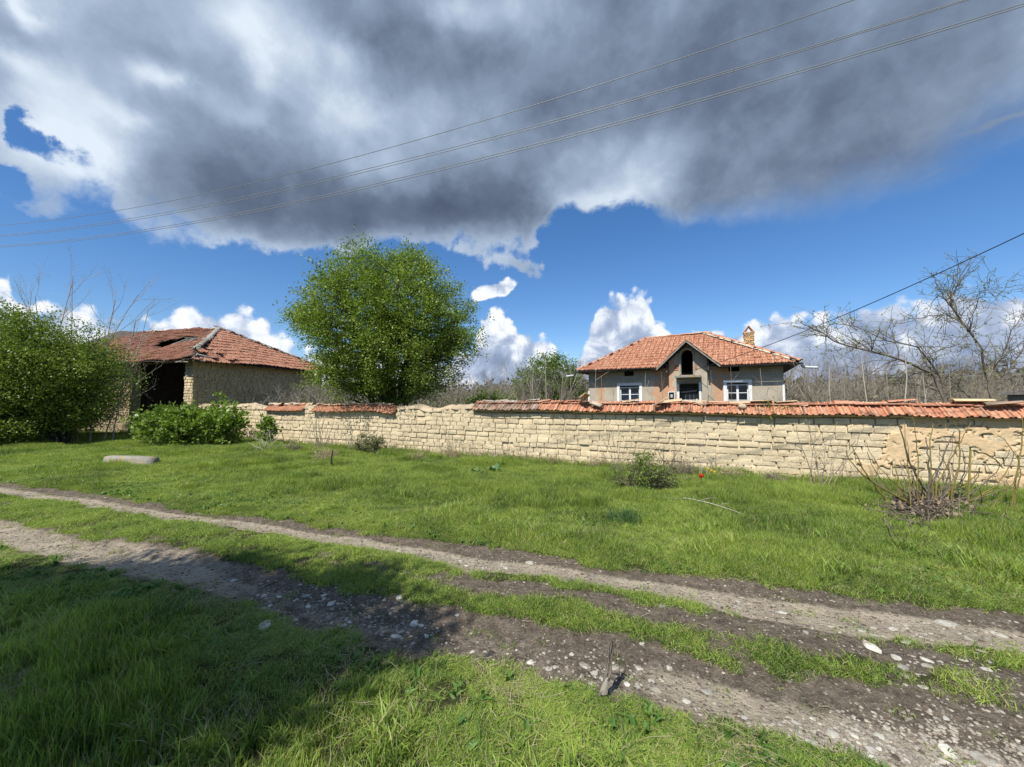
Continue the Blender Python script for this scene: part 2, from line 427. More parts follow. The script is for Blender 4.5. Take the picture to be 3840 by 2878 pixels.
def m_plaster(t):
    O = objc(t)
    s = t.node('ShaderNodeSeparateXYZ'); t.l.new(O, s.inputs[0])
    n = t.noise(O, 1.4, 6, .6); n2 = t.noise(O, 8, 6, .65)
    col = t.mix(t.ss(n, .35, .68), (.37, .325, .25), (.47, .415, .32))
    col = t.mix(t.ss(n2, .54, .70, 0, .6), col, (.27, .24, .19))
    col = t.mix(t.ss(t.noise(O, 3.1, 7, .7), .60, .68, 0, .7), col, (.50, .44, .35))
    # bare orange clay bands
    xw = t.m('ADD', s.outputs[0], t.m('MULTIPLY', t.m('SUBTRACT', t.noise(O, 2.6, 5, .6), .5), .9))
    band = None
    for c, hw in HOUSE_BANDS:
        g = t.ss(t.m('ABSOLUTE', t.m('SUBTRACT', xw, c)), hw, hw+.1, 1, 0)
        band = g if band is None else t.m('MAXIMUM', band, g)
    col = t.mix(t.m('MULTIPLY', band, .8), col, t.mix(t.ss(n2, .3, .7), (.56, .30, .16), (.47, .27, .16)))
    return princ(t, col, .92, t.noise(O, 22, 6, .65), .3, .012, .15)

def m_ground(t):
    P = pos(t)
    a = t.node('ShaderNodeAttribute', attribute_name='dirt').outputs['Fac']
    pale = t.node('ShaderNodeAttribute', attribute_name='pale').outputs['Fac']
    n = t.noise(P, 1.3, 7, .65); n2 = t.noise(P, 12, 6, .7); n3 = t.noise(P, 60, 4, .7); n4 = t.noise(P, 4.5, 5, .6)
    dk = t.mix(t.ss(n2, .35, .65), (.115, .092, .068), (.21, .172, .128))
    lt = t.mix(t.ss(n4, .35, .65), (.49, .415, .305), (.38, .32, .235))
    pl = t.ss(t.m('ADD', pale, t.m('ADD', t.m('MULTIPLY', t.m('SUBTRACT', n, .5), 1.2), t.m('MULTIPLY', t.m('SUBTRACT', n2, .5), .9))), .18, .8)
    dirt = t.mix(pl, dk, lt)
    n5 = t.noise(P, 27, 5, .75)
    dirt = t.mix(t.ss(n3, .58, .66, 0, .75), dirt, (.46, .41, .32))
    dirt = t.mix(t.ss(n5, .46, .36, 0, .75), dirt, (.06, .045, .034))
    soil = t.mix(t.ss(n2, .35, .65), (.045, .06, .02), (.085, .075, .035))
    soil = t.mix(t.ss(n, .55, .7, 0, .6), soil, (.15, .13, .065))
    m_ = t.ss(t.m('ADD', a, t.m('MULTIPLY', t.m('SUBTRACT', n2, .5), .6)), .35, .6)
    col = t.mix(m_, soil, dirt)
    h = t.m('ADD', n2, t.m('ADD', t.m('MULTIPLY', n5, .6), t.m('MULTIPLY', n3, .35)))
    return princ(t, col, .95, h, 1.0, .05, .1)
GROUND = material('ground', m_ground)

def m_leaf(name, c1, c2, c3=None, trans=.35, rough=.5, spec=.3, sc=1.5):
    def b(t):
        P = pos(t); r = rnd(t)
        n = t.noise(P, sc, 3, .5)
        col = t.mix(t.ss(t.m('ADD', t.m('MULTIPLY', r, .7), t.m('MULTIPLY', n, .6)), .35, .95), c1, c2)
        if c3 is not None: col = t.mix(t.ss(r, .86, .95), col, c3)
        p = princ(t, col, rough, None, spec=spec)
        tr = t.node('ShaderNodeBsdfTranslucent')
        t.put(tr.inputs[0], t.mix(1.0, col, (1.25, 1.35, .55), 'MULTIPLY'))
        x = t.node('ShaderNodeMixShader'); x.inputs[0].default_value = trans
        t.l.new(p, x.inputs[1]); t.l.new(tr.outputs[0], x.inputs[2])
        return x.outputs[0]
    return material(name, b)
def m_grass(t):
    P = pos(t); r = rnd(t)
    n = t.noise(P, .7, 5, .65); n2 = t.noise(P, 3.0, 4, .6)
    k = t.m('ADD', t.m('MULTIPLY', t.m('SUBTRACT', n, .5), 2.0), t.m('ADD', t.m('MULTIPLY', t.m('SUBTRACT', r, .5), .8), t.m('MULTIPLY', t.m('SUBTRACT', n2, .5), .9)))
    col = t.ramp(t.m('ADD', k, .5), [(0, (.072, .125, .032)), (.35, (.180, .275, .048)), (.65, (.290, .395, .064)), (1, (.385, .45, .105))])
    r3 = t.m('FRACT', t.m('MULTIPLY', r, 13.7))
    col = t.mix(t.ss(t.m('ADD', r3, t.m('MULTIPLY', n2, .12)), .93, .96), col, (.36, .31, .15))
    p = princ(t, col, .5, None, spec=.35)
    tr = t.node('ShaderNodeBsdfTranslucent'); t.put(tr.inputs[0], t.mix(1.0, col, (1.2, 1.3, .5), 'MULTIPLY'))
    x = t.node('ShaderNodeMixShader'); x.inputs[0].default_value = .38
    t.l.new(p, x.inputs[1]); t.l.new(tr.outputs[0], x.inputs[2])
    return x.outputs[0]
GRASS = material('grass', m_grass)
STRAW = m_leaf('straw', (.36, .30, .17), (.50, .43, .27), None, .2)
LEAF_TREE = m_leaf('tree_leaf', (.12, .19, .028), (.25, .34, .05), (.36, .40, .09), .34, .45, .35)
LEAF_DARK = m_leaf('dark_leaf', (.10, .16, .026), (.22, .29, .046), None, .3, .45, .35)
LEAF_LILAC = m_leaf('lilac_leaf', (.13, .20, .035), (.24, .34, .065), None, .35, .4, .4)
LEAF_FAR = m_leaf('far_leaf', (.085, .145, .024), (.17, .25, .042), None, .25, .6, .2)
LEAF_OLIVE = m_leaf('olive_leaf', (.10, .12, .045), (.17, .18, .08), None, .25, .6, .2)
LEAF_DOCK = m_leaf('dock_leaf', (.08, .16, .055), (.15, .25, .10), None, .25, .4, .45)
LEAF_WEED = m_leaf('weed_leaf', (.07, .15, .03), (.14, .24, .05), None, .25, .45, .35)
LEAF_BLUE = m_leaf('blue_green_leaf', (.045, .10, .038), (.08, .155, .055), None, .3)
BUD = m_leaf('bud_leaf', (.20, .26, .07), (.28, .33, .11), None, .3)
BARK = noisy('bark', (.085, .07, .055), (.14, .12, .095), 12, bs=40, bstr=.6, bdist=.01)
BARK_FRUIT = noisy('fruit_bark', (.12, .10, .08), (.20, .17, .13), 12, bs=40)
BARK_DARK = noisy('dark_bark', (.035, .03, .025), (.07, .058, .045), 12, bs=40)
BARK_GREY = noisy('grey_bark', (.26, .225, .185), (.36, .32, .265), 6, bs=40)
TWIG = noisy('twig', (.22, .18, .135), (.32, .27, .2), 6, bs=30)
TWIG_PALE = noisy('pale_twig', (.42, .37, .29), (.52, .47, .38), 6, bs=30)
SHOOT = noisy('green_shoot', (.15, .125, .035), (.22, .17, .05), 3, bs=30, c3=(.15, .08, .05), s3=4, t3=.55)
WOOD = noisy('grey_wood', (.20, .175, .145), (.32, .29, .245), 8, bs=50, bstr=.6)
WOOD_DARK = noisy('dark_wood', (.055, .045, .038), (.10, .085, .07), 6, bs=40)
WHITE = noisy('white_paint', (.78, .78, .77), (.68, .68, .66), 4, rough=.6, bs=30, bstr=.15, c3=(.4, .38, .33), s3=9, t3=.68)
BLUEWHITE = noisy('pale_blue_paint', (.62, .68, .76), (.7, .74, .8), 4, rough=.5, bs=30, bstr=.1)
METAL_DARK = noisy('dark_gutter', (.05, .052, .055), (.09, .085, .08), 5, rough=.55, bs=20, bstr=.2, c3=(.14, .08, .05), s3=4, t3=.62)
METAL_PALE = noisy('zinc', (.52, .55, .58), (.42, .44, .46), 5, rough=.4, bs=20, bstr=.2, spec=.5)
CONCRETE = noisy('concrete', (.30, .285, .24), (.21, .195, .16), 5, bs=30, c3=(.38, .25, .08), s3=2.2, t3=.49)
STONE = noisy('pale_stone', (.52, .50, .43), (.34, .31, .25), 14, bs=40, bstr=.7, bdist=.012, rvar=.38, c3=(.27, .22, .165), s3=16, t3=.54)
GRAVEL = noisy('dusty_gravel', (.40, .36, .29), (.24, .20, .155), 20, bs=40, bstr=.5, bdist=.01, rvar=.45)
STONE_DARK = noisy('grey_stone', (.19, .17, .145), (.28, .25, .215), 4, bs=14, bstr=.8, bdist=.03, rvar=.3)
BRICK_YEL = noisy('yellow_brick', (.60, .42, .20), (.46, .27, .13), 4, bs=40, rvar=.35)
BRICK_RED = noisy('red_brick', (.42, .17, .09), (.50, .22, .12), 6, bs=40, rvar=.2)
BLACK = noisy('black_interior', (.02, .018, .016), (.03, .026, .022), 3, bs=10)
LACE = noisy('lace_curtain', (.62, .64, .68), (.34, .36, .40), 16, bs=60)
CABLE = noisy('black_cable', (.02, .02, .022), (.03, .03, .032), 3, rough=.5, bs=10, bstr=.1)
WIRE = noisy('aluminium_wire', (.30, .31, .31), (.25, .26, .26), 1, rough=.45, bs=10, bstr=.1, spec=.5)
RED_PETAL = m_leaf('red_petal', (.70, .015, .02), (.80, .03, .03), None, .25)
YEL_PETAL = m_leaf('yellow_petal', (.80, .50, .03), (.85, .62, .08), None, .25)
def m_glass(t):
    g = t.node('ShaderNodeBsdfGlossy'); g.inputs['Roughness'].default_value = .08
    tr = t.node('ShaderNodeBsdfTransparent'); t.put(tr.inputs[0], (.8, .84, .85))
    fr = t.node('ShaderNodeFresnel'); fr.inputs[0].default_value = 1.5
    x = t.node('ShaderNodeMixShader'); t.l.new(fr.outputs[0], x.inputs[0]); t.l.new(tr.outputs[0], x.inputs[1]); t.l.new(g.outputs[0], x.inputs[2])
    return x.outputs[0]
GLASS = material('window_glass', m_glass)

# ------------------------------------------------------------------ local frames
class Frame:
    def __init__(s, x, y, ang): s.o = np.array([x, y]); s.a = ang; s.c = math.cos(ang); s.s = math.sin(ang)
    def w(s, lx, ly, z=None):
        p = s.o + np.array([s.c*lx - s.s*ly, s.s*lx + s.c*ly])
        return p if z is None else np.array([p[0], p[1], z])
    def l(s, x, y):
        dx, dy = x - s.o[0], y - s.o[1]
        return s.c*dx + s.s*dy, -s.s*dx + s.c*dy
    def hit(s, px, py, ly=None, lx=None):
        d = ray(px, py)
        c = s.l(0, 0); e = s.l(d[0], d[1]); dl = (e[0]-c[0], e[1]-c[1])
        t = (ly - c[1])/dl[1] if ly is not None else (lx - c[0])/dl[0]
        return c[0]+dl[0]*t, c[1]+dl[1]*t, CAMH + d[2]*t
    def M(s): return np.array(Matrix.Translation((s.o[0], s.o[1], 0)) @ Matrix.Rotation(s.a, 4, 'Z'))

# ------------------------------------------------------------------ piece meshes
def brick_shape(rg, nx=4, ny=1, nz=3, rnd_=.12, amp=.022, p=14):
    idx = {}; V = []; F = []
    def vid(i, j, k):
        if (i, j, k) not in idx:
            idx[(i, j, k)] = len(V); V.append((i/nx*2-1, j/ny*2-1, k/nz*2-1))
        return idx[(i, j, k)]
    for i in range(nx):
        for k in range(nz):
            F.append([vid(i, 0, k), vid(i+1, 0, k), vid(i+1, 0, k+1), vid(i, 0, k+1)])
    for i in range(nx):
        for j in range(ny):
            F.append([vid(i, j, nz), vid(i+1, j, nz), vid(i+1, j+1, nz), vid(i, j+1, nz)])
            F.append([vid(i, j+1, 0), vid(i+1, j+1, 0), vid(i+1, j, 0), vid(i, j, 0)])
    for j in range(ny):
        for k in range(nz):
            F.append([vid(nx, j, k), vid(nx, j+1, k), vid(nx, j+1, k+1), vid(nx, j, k+1)])
            F.append([vid(0, j+1, k), vid(0, j, k), vid(0, j, k+1), vid(0, j+1, k+1)])
    V = np.array(V)
    m = np.abs(V).max(1); q = (np.abs(V)**p).sum(1)**(1/p)
    V = V * (m/q)[:, None]
    V += rg.normal(size=V.shape)*amp*np.array([.5, 1.8, 1.1])
    return V*.5, np.array(F, np.int32)
_rb = np.random.default_rng(11)
BR_SHAPES = [brick_shape(_rb) for _ in range(10)]
BR_ROUND = [brick_shape(_rb, p=3.2, amp=.05) for _ in range(8)]

def tile_shape(rg, wd=.26, L=.42, ribs=2):
    xs = [0, .018, .04, .058, .108, .122, .142, .156, .208, .222, .245, .26]
    zs = [.004, .031, .031, .004, .002, .023, .023, .002, .004, .031, .031, .006]
    xs = np.array(xs)*wd/.26; zs = np.array(zs) + rg.normal(size=len(xs))*.001
    n = len(xs)
    sk = rg.normal()*.006
    V = [(x, 0 + rg.normal()*.002, z) for x, z in zip(xs, zs)] + [(x+sk, L, z*.8) for x, z in zip(xs, zs)]
    V += [(x, .002, z-.016) for x, z in zip(xs, zs)]
    V += [(0, L, -.012), (wd, L, -.012)]
    F = [[i, i+1, n+i+1, n+i] for i in range(n-1)] + [[2*n+i, 2*n+i+1, i+1, i] for i in range(n-1)]
    F += [[2*n, 0, n, 3*n], [n-1, 3*n-1, 3*n+1, 2*n-1], [2*n, 3*n, 3*n+1, 3*n-1]]
    return np.array(V), np.array(F, np.int32)
def ridge_shape(rg, wd=.2, L=.4, t=.016, k=6, h=.085):
    V = []; F = []
    a = np.linspace(0, np.pi, k+1)
    for (yy, sc) in ((0, 1.06), (L, .92)):
        for r_ in (1, 0):
            for x in a:
                rr = (wd/2 - (0 if r_ else t)) * sc
                V.append((-math.cos(x)*rr, yy, math.sin(x)*(h*sc - (0 if r_ else t)) + rg.normal()*.001))
    n = k+1
    for i in range(k):
        F += [[i, i+1, 2*n+i+1, 2*n+i], [n+i+1, n+i, 3*n+i, 3*n+i+1], [n+i, n+i+1, i+1, i], [2*n+i, 2*n+i+1, 3*n+i+1, 3*n+i]]
    F += [[0, 2*n, 3*n, n], [k, n+k, 3*n+k, 2*n+k]]
    return np.array(V), np.array(F, np.int32)
_rt = np.random.default_rng(12)
TILES = [tile_shape(_rt) for _ in range(6)]
RIDGES = [ridge_shape(_rt) for _ in range(4)]

def TRS(loc, rot=(0, 0, 0), sc=(1, 1, 1)):
    return np.array(Matrix.LocRotScale(Vector([float(c) for c in loc]), __import__('mathutils').Euler([float(r) for r in rot]), Vector([float(c) for c in sc])))

def basis(x, y, z, o):
    M = np.eye(4); M[:3, 0] = x; M[:3, 1] = y; M[:3, 2] = z; M[:3, 3] = o; return M

def place(parent, fr, name, shapes, Ms, mat, limit=300, stuff=None, smooth=True, rg=None, label=None):
    """Ms: list of 4x4 in the parent's local space; the `limit` nearest become parts, the rest one joined part"""
    rg = rg or np.random.default_rng(5)
    if not len(Ms): return []
    Mw = fr.M() if fr is not None else np.eye(4)
    P = np.array([(Mw @ m)[:3, 3] for m in Ms])
    d = np.linalg.norm(P - np.array([0, 0, CAMH]), axis=1)
    order = np.argsort(d)
    ch = rg.integers(0, len(shapes), len(Ms))
    meshes = [raw_mesh(name, V, F, smooth, mat, 32) for V, F in shapes]
    out = []
    for i in order[:limit]:
        o = bpy.data.objects.new(name, meshes[ch[i]])
        o.matrix_local = Matrix(Ms[i].tolist())
        finish(o, parent=parent, label=label); out.append(o)
    rest = order[limit:]
    if len(rest):
        Vs = []; Fs = []; off = 0
        for i in rest:
            V, F = shapes[ch[i]]
            v = V @ Ms[i][:3, :3].T + Ms[i][:3, 3]
            Vs.append(v); Fs.append(F+off); off += len(v)
        obj(stuff or name + 's', np.concatenate(Vs), np.concatenate(Fs), mat, parent, smooth, 32, kind='stuff')
    return out

def slope_tiles(O, U, Vv, inside, tw=.235, rowh=.34, umin=0, umax=10, vmax=6, rg=None, jit=1.0, tilt=.05, sag=None, sc=(1, 1, 1)):
    """O origin at the eave, U along the eave, Vv up the slope (unit); returns matrices"""
    O = np.array(O, float); U = np.array(U, float); Vv = np.array(Vv, float); N = np.cross(U, Vv)
    Ms = []
    nr = int(vmax/rowh)+1
    for r_ in range(nr):
        v = r_*rowh
        off = rg.normal()*.01
        for k in range(int((umax-umin)/tw)+1):
            u = umin + k*tw + off
            if not inside(u + tw/2, v + rowh*.5): continue
            a = rg.normal()*.012*jit; ti = tilt + rg.normal()*.012*jit
            c, s = math.cos(a), math.sin(a)
            x = U*c + Vv*s; y = Vv*c - U*s
            y2 = y*math.cos(ti) - N*math.sin(ti); z2 = np.cross(x, y2)
            dz = sag(u, v) if sag else 0.0
            o = O + U*u + Vv*(v + rg.normal()*.008*jit) + N*(.03 + abs(rg.normal())*.004*jit) + np.array([0, 0, dz])
            M = basis(x*sc[0], y2*sc[1], z2*sc[2], o)
            Ms.append(M)
    return Ms

def brick_courses(x0, x1, z0, top, rg, ch=.13, full=.36, y=0.0, openings=(), proud=.012, gap=.012, wave=.012, skip=.004, depth=.16):
    """front-facing courses in the local xz plane at y (outward -y)"""
    Ms = []; z = z0; r_ = 0
    while True:
        h = ch*rg.uniform(.9, 1.08)
        x = x0 - rg.uniform(0, full*.5)
        ph = rg.uniform(0, 6)
        any_ = False
        while x < x1:
            L = full*rg.choice([1.0, 1.0, .52, .8, .62])*rg.uniform(.9, 1.1)
            xa, xb = max(x, x0), min(x+L, x1); xc = (xa+xb)/2; x += L
            if xb - xa < .07: continue
            zc = z + h/2 + wave*math.sin(xc*.9+ph) + rg.normal()*.004
            if zc + h*.35 > top(xc): continue
            any_ = True
            if any(a-.02 < xc < b+.02 and c-.02 < zc < d for a, b, c, d in openings): continue
            if rg.random() < skip: continue
            Ms.append(TRS((xc, y + depth/2 - abs(rg.normal())*proud, zc), (rg.normal()*.014, rg.normal()*.009, rg.normal()*.010),
                          (xb-xa-gap*rg.uniform(.5, 1.6), depth, h-gap*rg.uniform(.4, 1.3))))
        z += h; r_ += 1
        if not any_ and z > z0 + .5 or r_ > 60: break
    return Ms

def height_slab(x0, x1, z0, z1, fn, y=0.0, cell=.03, mat=None, name='mud_plaster', parent=None, thick=.03, amp=.008, rg=None):
    nx = int((x1-x0)/cell); nz_ = int((z1-z0)/cell)
    gx = x0 + (np.arange(nx+1))*cell; gz_ = z0 + np.arange(nz_+1)*cell
    cx, cz = np.meshgrid(gx[:-1]+cell/2, gz_[:-1]+cell/2, indexing='ij')
    keep = fn(cx, cz)
    GX, GZ = np.meshgrid(gx, gz_, indexing='ij')
    jx = (vn(GX, GZ, .05, 8)-.5)*cell*.9; jz = (vn(GX, GZ, .05, 9)-.5)*cell*.9
    YY = y - thick - (fb(GX, GZ, .25, 5)-.5)*amp*4
    front = np.stack([GX+jx, YY, GZ+jz], -1).reshape(-1, 3); back = np.stack([GX+jx, np.full_like(GX, y+.02), GZ+jz], -1).reshape(-1, 3)
    V = np.concatenate([front, back]); n = len(front); st = nz_+1
    I, J = np.nonzero(keep); a = I*st+J
    F = [np.stack([a, a+st, a+st+1, a+1], 1)]
    kp = np.pad(keep, 1)
    for di, dj, e1, e2 in ((-1, 0, 1, 0), (1, 0, st, st+1), (0, -1, 0, st), (0, 1, st+1, 1)):
        mk = ~kp[I+1+di, J+1+dj]
        p, q = a[mk]+e1, a[mk]+e2
        F.append(np.stack([q, p, p+n, q+n], 1))
    return obj(name, V, np.concatenate(F).astype(np.int32), mat, parent, True)
# ------------------------------------------------------------------ the track and the ground
def band(pts):
    g = np.array([gp(*p) for p in pts]); g = g[np.argsort(g[:, 0])]
    sl = (g[min(3, len(g)-1), 1]-g[0, 1])/(g[min(3, len(g)-1), 0]-g[0, 0]); sr = (g[-1, 1]-g[-3, 1])/(g[-1, 0]-g[-3, 0])
    xs = np.concatenate([[-60], g[:, 0], [30]]); ys = np.concatenate([[g[0, 1]+sl*(-60-g[0, 0])], g[:, 1], [g[-1, 1]+sr*(30-g[-1, 0])]])
    return lambda x: np.interp(x, xs, ys)
U1 = band([(0, 1813), (260, 1839), (468, 1871), (650, 1910), (910, 1936), (1280, 1985), (1605, 2027), (1930, 2060), (2255, 2118), (2560, 2154), (2820, 2190), (3080, 2229), (3340, 2248), (3535, 2281), (3840, 2320)])
U2 = band([(0, 1845), (260, 1875), (455, 1917), (650, 1942), (975, 1988), (1280, 2030), (1605, 2080), (1735, 2118), (1995, 2151), (2255, 2183), (2560, 2225), (2820, 2290), (3080, 2340), (3210, 2352), (3535, 2390), (3840, 2437)])
L1 = band([(0, 1948), (260, 2005), (520, 2047), (715, 2080), (845, 2112), (1280, 2203), (1670, 2281), (1930, 2320), (2190, 2366), (2560, 2428), (2820, 2502), (3145, 2561), (3405, 2619), (3840, 2704)])
L2 = band([(0, 2014), (195, 2060), (358, 2112), (715, 2170), (975, 2242), (1105, 2294), (1280, 2325), (1508, 2405), (1800, 2431), (1963, 2470), (2158, 2509), (2255, 2548), (2385, 2580), (2560, 2615), (2820, 2678), (3015, 2723), (3210, 2775), (3340, 2827), (3470, 2878)])
for_w = (U1, U2, L1, L2)
U1 = lambda x, f=for_w[0]: f(x)+.07
U2 = lambda x, f=for_w[1]: f(x)-.07
L1 = lambda x, f=for_w[2]: f(x)+.09
L2 = lambda x, f=for_w[3]: f(x)-.10
M0 = band([(0, 1895), (400, 1962), (715, 2010), (1280, 2110), (1670, 2170), (2100, 2235), (2560, 2300), (3000, 2385), (3470, 2470), (3840, 2570)])

def sstep(v, a, b): 
    t = np.clip((v-a)/(b-a), 0, 1); return t*t*(3-2*t)
def inband(y, lo, hi, s=.08): return sstep(y, lo-s, lo+s)*(1-sstep(y, hi-s, hi+s))
def dirtmask(x, y):
    n = (fb(x, y, .35, 1)-.5)*.28 + (fb(x, y, .1, 4, 2)-.5)*.1
    yy = y+n
    u = inband(yy, U2(x), U1(x), .05); l = inband(yy, L2(x), L1(x), .06)
    wd = .09 + .09*sstep(x, -2, 1.5)
    mid = inband(y+(fb(x, y, .22, 6)-.5)*.5, M0(x)-wd, M0(x)+wd, .07)*(.3+.45*sstep(x, -4, 0))
    st = sstep(x, 1.6, 2.6)*inband(y, L1(x), U2(x))*sstep(fb(x, y, .3, 12), .46, .60)*.62
    pt = inband(y, L1(x), U2(x))*sstep(fb(x, y, .4, 15), .60, .72)*.6
    return np.clip(np.maximum.reduce([u, l, mid, st, pt]), 0, 1)
def palemask(x, y):
    u = inband(y, U2(x)-.03, U2(x)*.38+U1(x)*.62, .08)*1.15
    l = inband(y, L2(x)-.05, L2(x)*.42+L1(x)*.58, .12)*(.35+.85*sstep(x, .3, 2.0)) + inband(y, L2(x), L1(x), .1)*.55*(1-sstep(x, -3.5, -1.5))
    return np.clip(u+l, 0, 1)
WALLF = None
def gz(x, y):
    x = np.asarray(x, float); y = np.asarray(y, float)
    near = np.exp(-((y-8)/14)**2)
    z = (fb(x, y, 1.6, 20)-.5)*.10*near + (fb(x, y, .25, 22, 2)-.5)*.018
    cu = (U1(x)+U2(x))/2; cl = (L1(x)+L2(x))/2
    z = z - .055*np.exp(-((y-cu)/.28)**2) - .05*np.exp(-((y-cl)/.34)**2)
    return z
def axis(lo, hi, fine_lo, fine_hi, step, grow=1.12):
    a = [fine_lo]; s = step
    while a[-1] > lo: s *= grow; a.append(a[-1]-s)
    a = a[::-1]; 
    while a[-1] < fine_hi: a.append(a[-1]+step)
    s = step
    while a[-1] < hi: s *= grow; a.append(a[-1]+s)
    return np.array(a)
gxs = axis(-3000, 3000, -12, 10, .055)
gys = np.concatenate([axis(-400, 6.0, 1.0, 6.0, .032), axis(6.0, 4000, 6.05, 17, .09)[2:]])
gys = np.unique(np.round(gys, 4)); 
GX, GY = np.meshgrid(gxs, gys, indexing='ij')
Vg = np.stack([GX, GY, gz(GX, GY)], -1).reshape(-1, 3)
ny_ = len(gys); ii, jj = np.meshgrid(np.arange(len(gxs)-1), np.arange(ny_-1), indexing='ij'); a = (ii*ny_+jj).ravel()
ground = obj('ground', Vg, np.stack([a, a+ny_, a+ny_+1, a+1], 1).astype(np.int32), GROUND, None, True, kind='structure')
for nm, fn in (('dirt', dirtmask), ('pale', palemask)):
    at_ = ground.data.attributes.new(nm, 'FLOAT', 'POINT'); at_.data.foreach_set('value', fn(GX, GY).ravel().astype(np.float32))

# ------------------------------------------------------------------ garden wall (one frame, two walls)
WA = np.array([-14.8, 18.05]); WB = np.array([8.6, 6.62])
WANG = math.atan2(WB[1]-WA[1], WB[0]-WA[0])
WF = Frame(WA[0], WA[1], WANG)
def ws(px, y=0.0): return WF.hit(px, 1560, ly=y)[0]
S_JOG = ws(1490); S_END = ws(3840) + 3.0
T1a, T1b, T2a, T2b, T3a = ws(985), ws(1125), ws(1165), ws(1478), ws(1775)
TH = .42

def top_left(s):
    b = 1.47 + .05*math.sin(s*2.1) + .07*(float(vn(s, 0, .5, 3))-.5)
    if T1a < s < T1b or T2a < s < T2b: b = 1.40
    return b
def top_right(s):
    if s > T3a: return 1.36
    return 1.46 + .05*math.sin(s*3.0+1) + .08*(float(vn(s, 0, .4, 7))-.5)

def eave_z(s): return float(np.interp(s, [T1a, T1b, T2a, T2b, T3a, ws(2300), ws(3000), ws(3800)], [1.29, 1.27, 1.27, 1.30, 1.40, 1.375, 1.35, 1.345])) + .012*math.sin(s*1.9) + .006*math.sin(s*7)

def build_wall(name, label, s0, s1, y0, topf, rg, bricks_mat, tiles):
    rt = root(name, (WF.o[0], WF.o[1], 0), label, 'wall', None, WANG)
    # core
    xs = np.arange(s0, s1+.001, .12); n = len(xs)
    zt = np.array([topf(x)-.05 for x in xs]) + (vn(xs, xs*0, .2, 9)-.5)*.05
    V = []; F = []
    for x, z in zip(xs, zt):
        V += [(x, y0+.032, -.3), (x, y0+.032, z-.03), (x, y0+.12, z+.03), (x, y0+TH-.08, z+.03), (x, y0+TH, z-.04), (x, y0+TH, -.3)]
    for i in range(n-1):
        for k in range(5): F.append((6*i+k, 6*i+6+k, 6*i+7+k, 6*i+k+1))
    F2 = np.array(F, np.int32)
    core = obj('mortar_core', V, F2[:, ::-1].copy(), MORTAR, rt, True)
    caps = MB(); 
    for e in (0, n-1):
        poly = [V[6*e+k] for k in range(6)]; caps.v += poly; m = len(caps.v); caps.f.append(tuple(range(m-6, m)))
    caps.build('end_face', MORTAR, rt)
    Ms = brick_courses(s0, s1, -.02, topf, rg, ch=.133, full=.40, y=y0, proud=.010, gap=.007, wave=.02, skip=.010)
    # hand-laid look: a few crooked courses near the top
    place(rt, WF, 'brick', BR_SHAPES, Ms, bricks_mat, 300, 'bricks', True, rg)
    return rt

rgA = np.random.default_rng(21)
wallL = build_wall('adobe_wall', 'long low wall of pale mud bricks with gaps in its tiled coping, joining the barn', -0.3, S_JOG, .16, top_left, rgA, ADOBE, None)
wallR = build_wall('adobe_wall', 'sunlit mud brick garden wall under an unbroken red tile coping, in front of the house', S_JOG, S_END, 0.0, top_right, np.random.default_rng(22), ADOBE, None)

def coping(rt, s0, s1, y0, rg, mats, tw=.262, droop=None, first_old=0.0, ridge_mat=RIDGE):
    """tiles sloping to the front, a row of half-round pieces along the crest, a plain rear row"""
    Ms_new, Ms_old, Ms_back = [], [], []
    s = s0; sl = R(36)
    while s < s1:
        ez = eave_z(s)
        if droop: ez += droop(s)
        yaw = rg.normal()*.02
        Y_ = np.array([math.sin(yaw)*math.cos(sl), math.cos(yaw)*math.cos(sl), math.sin(sl)])
        X_ = np.array([math.cos(yaw), -math.sin(yaw), rg.normal()*.012]); X_ /= np.linalg.norm(X_); Z_ = np.cross(X_, Y_); Z_ /= np.linalg.norm(Z_)
        o = np.array([s, y0-.155+rg.normal()*.010, ez+rg.normal()*.006])
        M = basis(X_*tw/.26, Y_*1.02, Z_*1.15, o)
        (Ms_old if s < first_old else Ms_new).append(M)
        if rg.random() < .9:
            Yb = Y_*np.array([1, -1, 1]); Zb = np.array([Z_[0], -Z_[1], Z_[2]])
            Ms_back.append(basis(-X_*tw/.26, Yb, Zb, np.array([s+tw, y0+TH+.13, ez-.02])))
        s += tw*rg.uniform(.97, 1.03)
    place(rt, WF, 'tile', TILES, Ms_new+Ms_back, mats[0], 300, rg=rg)
    if Ms_old: place(rt, WF, 'tile', TILES, Ms_old, mats[1], 300, rg=rg, label='grey lichened wall tile')
    # bedding under the tiles
    m = MB(); n = int((s1-s0)/.3)
    for i in range(n):
        a = s0+i*(s1-s0)/n; b = a+(s1-s0)/n
        for k in (0,):
            ez = eave_z((a+b)/2) + (droop((a+b)/2) if droop else 0)
            m.prism([(a, y0-.10, ez-.01), (a, y0+.19, ez+.20), (a, y0+TH+.08, ez-.01), (a, y0+TH, ez-.05), (a, y0, ez-.05)], (0, 0, 0), (b-a, 0, 0))
    m.build('mud_bed', MORTAR, rt)

rgC = np.random.default_rng(31)
coping(wallL, T1a, T1b, .16, rgC, (TILE_WALL, TILE_OLD), tw=.235)
coping(wallL, T2a, T2b-.25, .16, rgC, (TILE_WALL, TILE_OLD), tw=.25, droop=lambda s: -.10*max(0, (s-ws(1390))/1.0))
S_OLD = ws(2005)
coping(wallR, T3a, S_END, 0.0, rgC, (TILE_WALL, TILE_OLD), first_old=S_OLD)
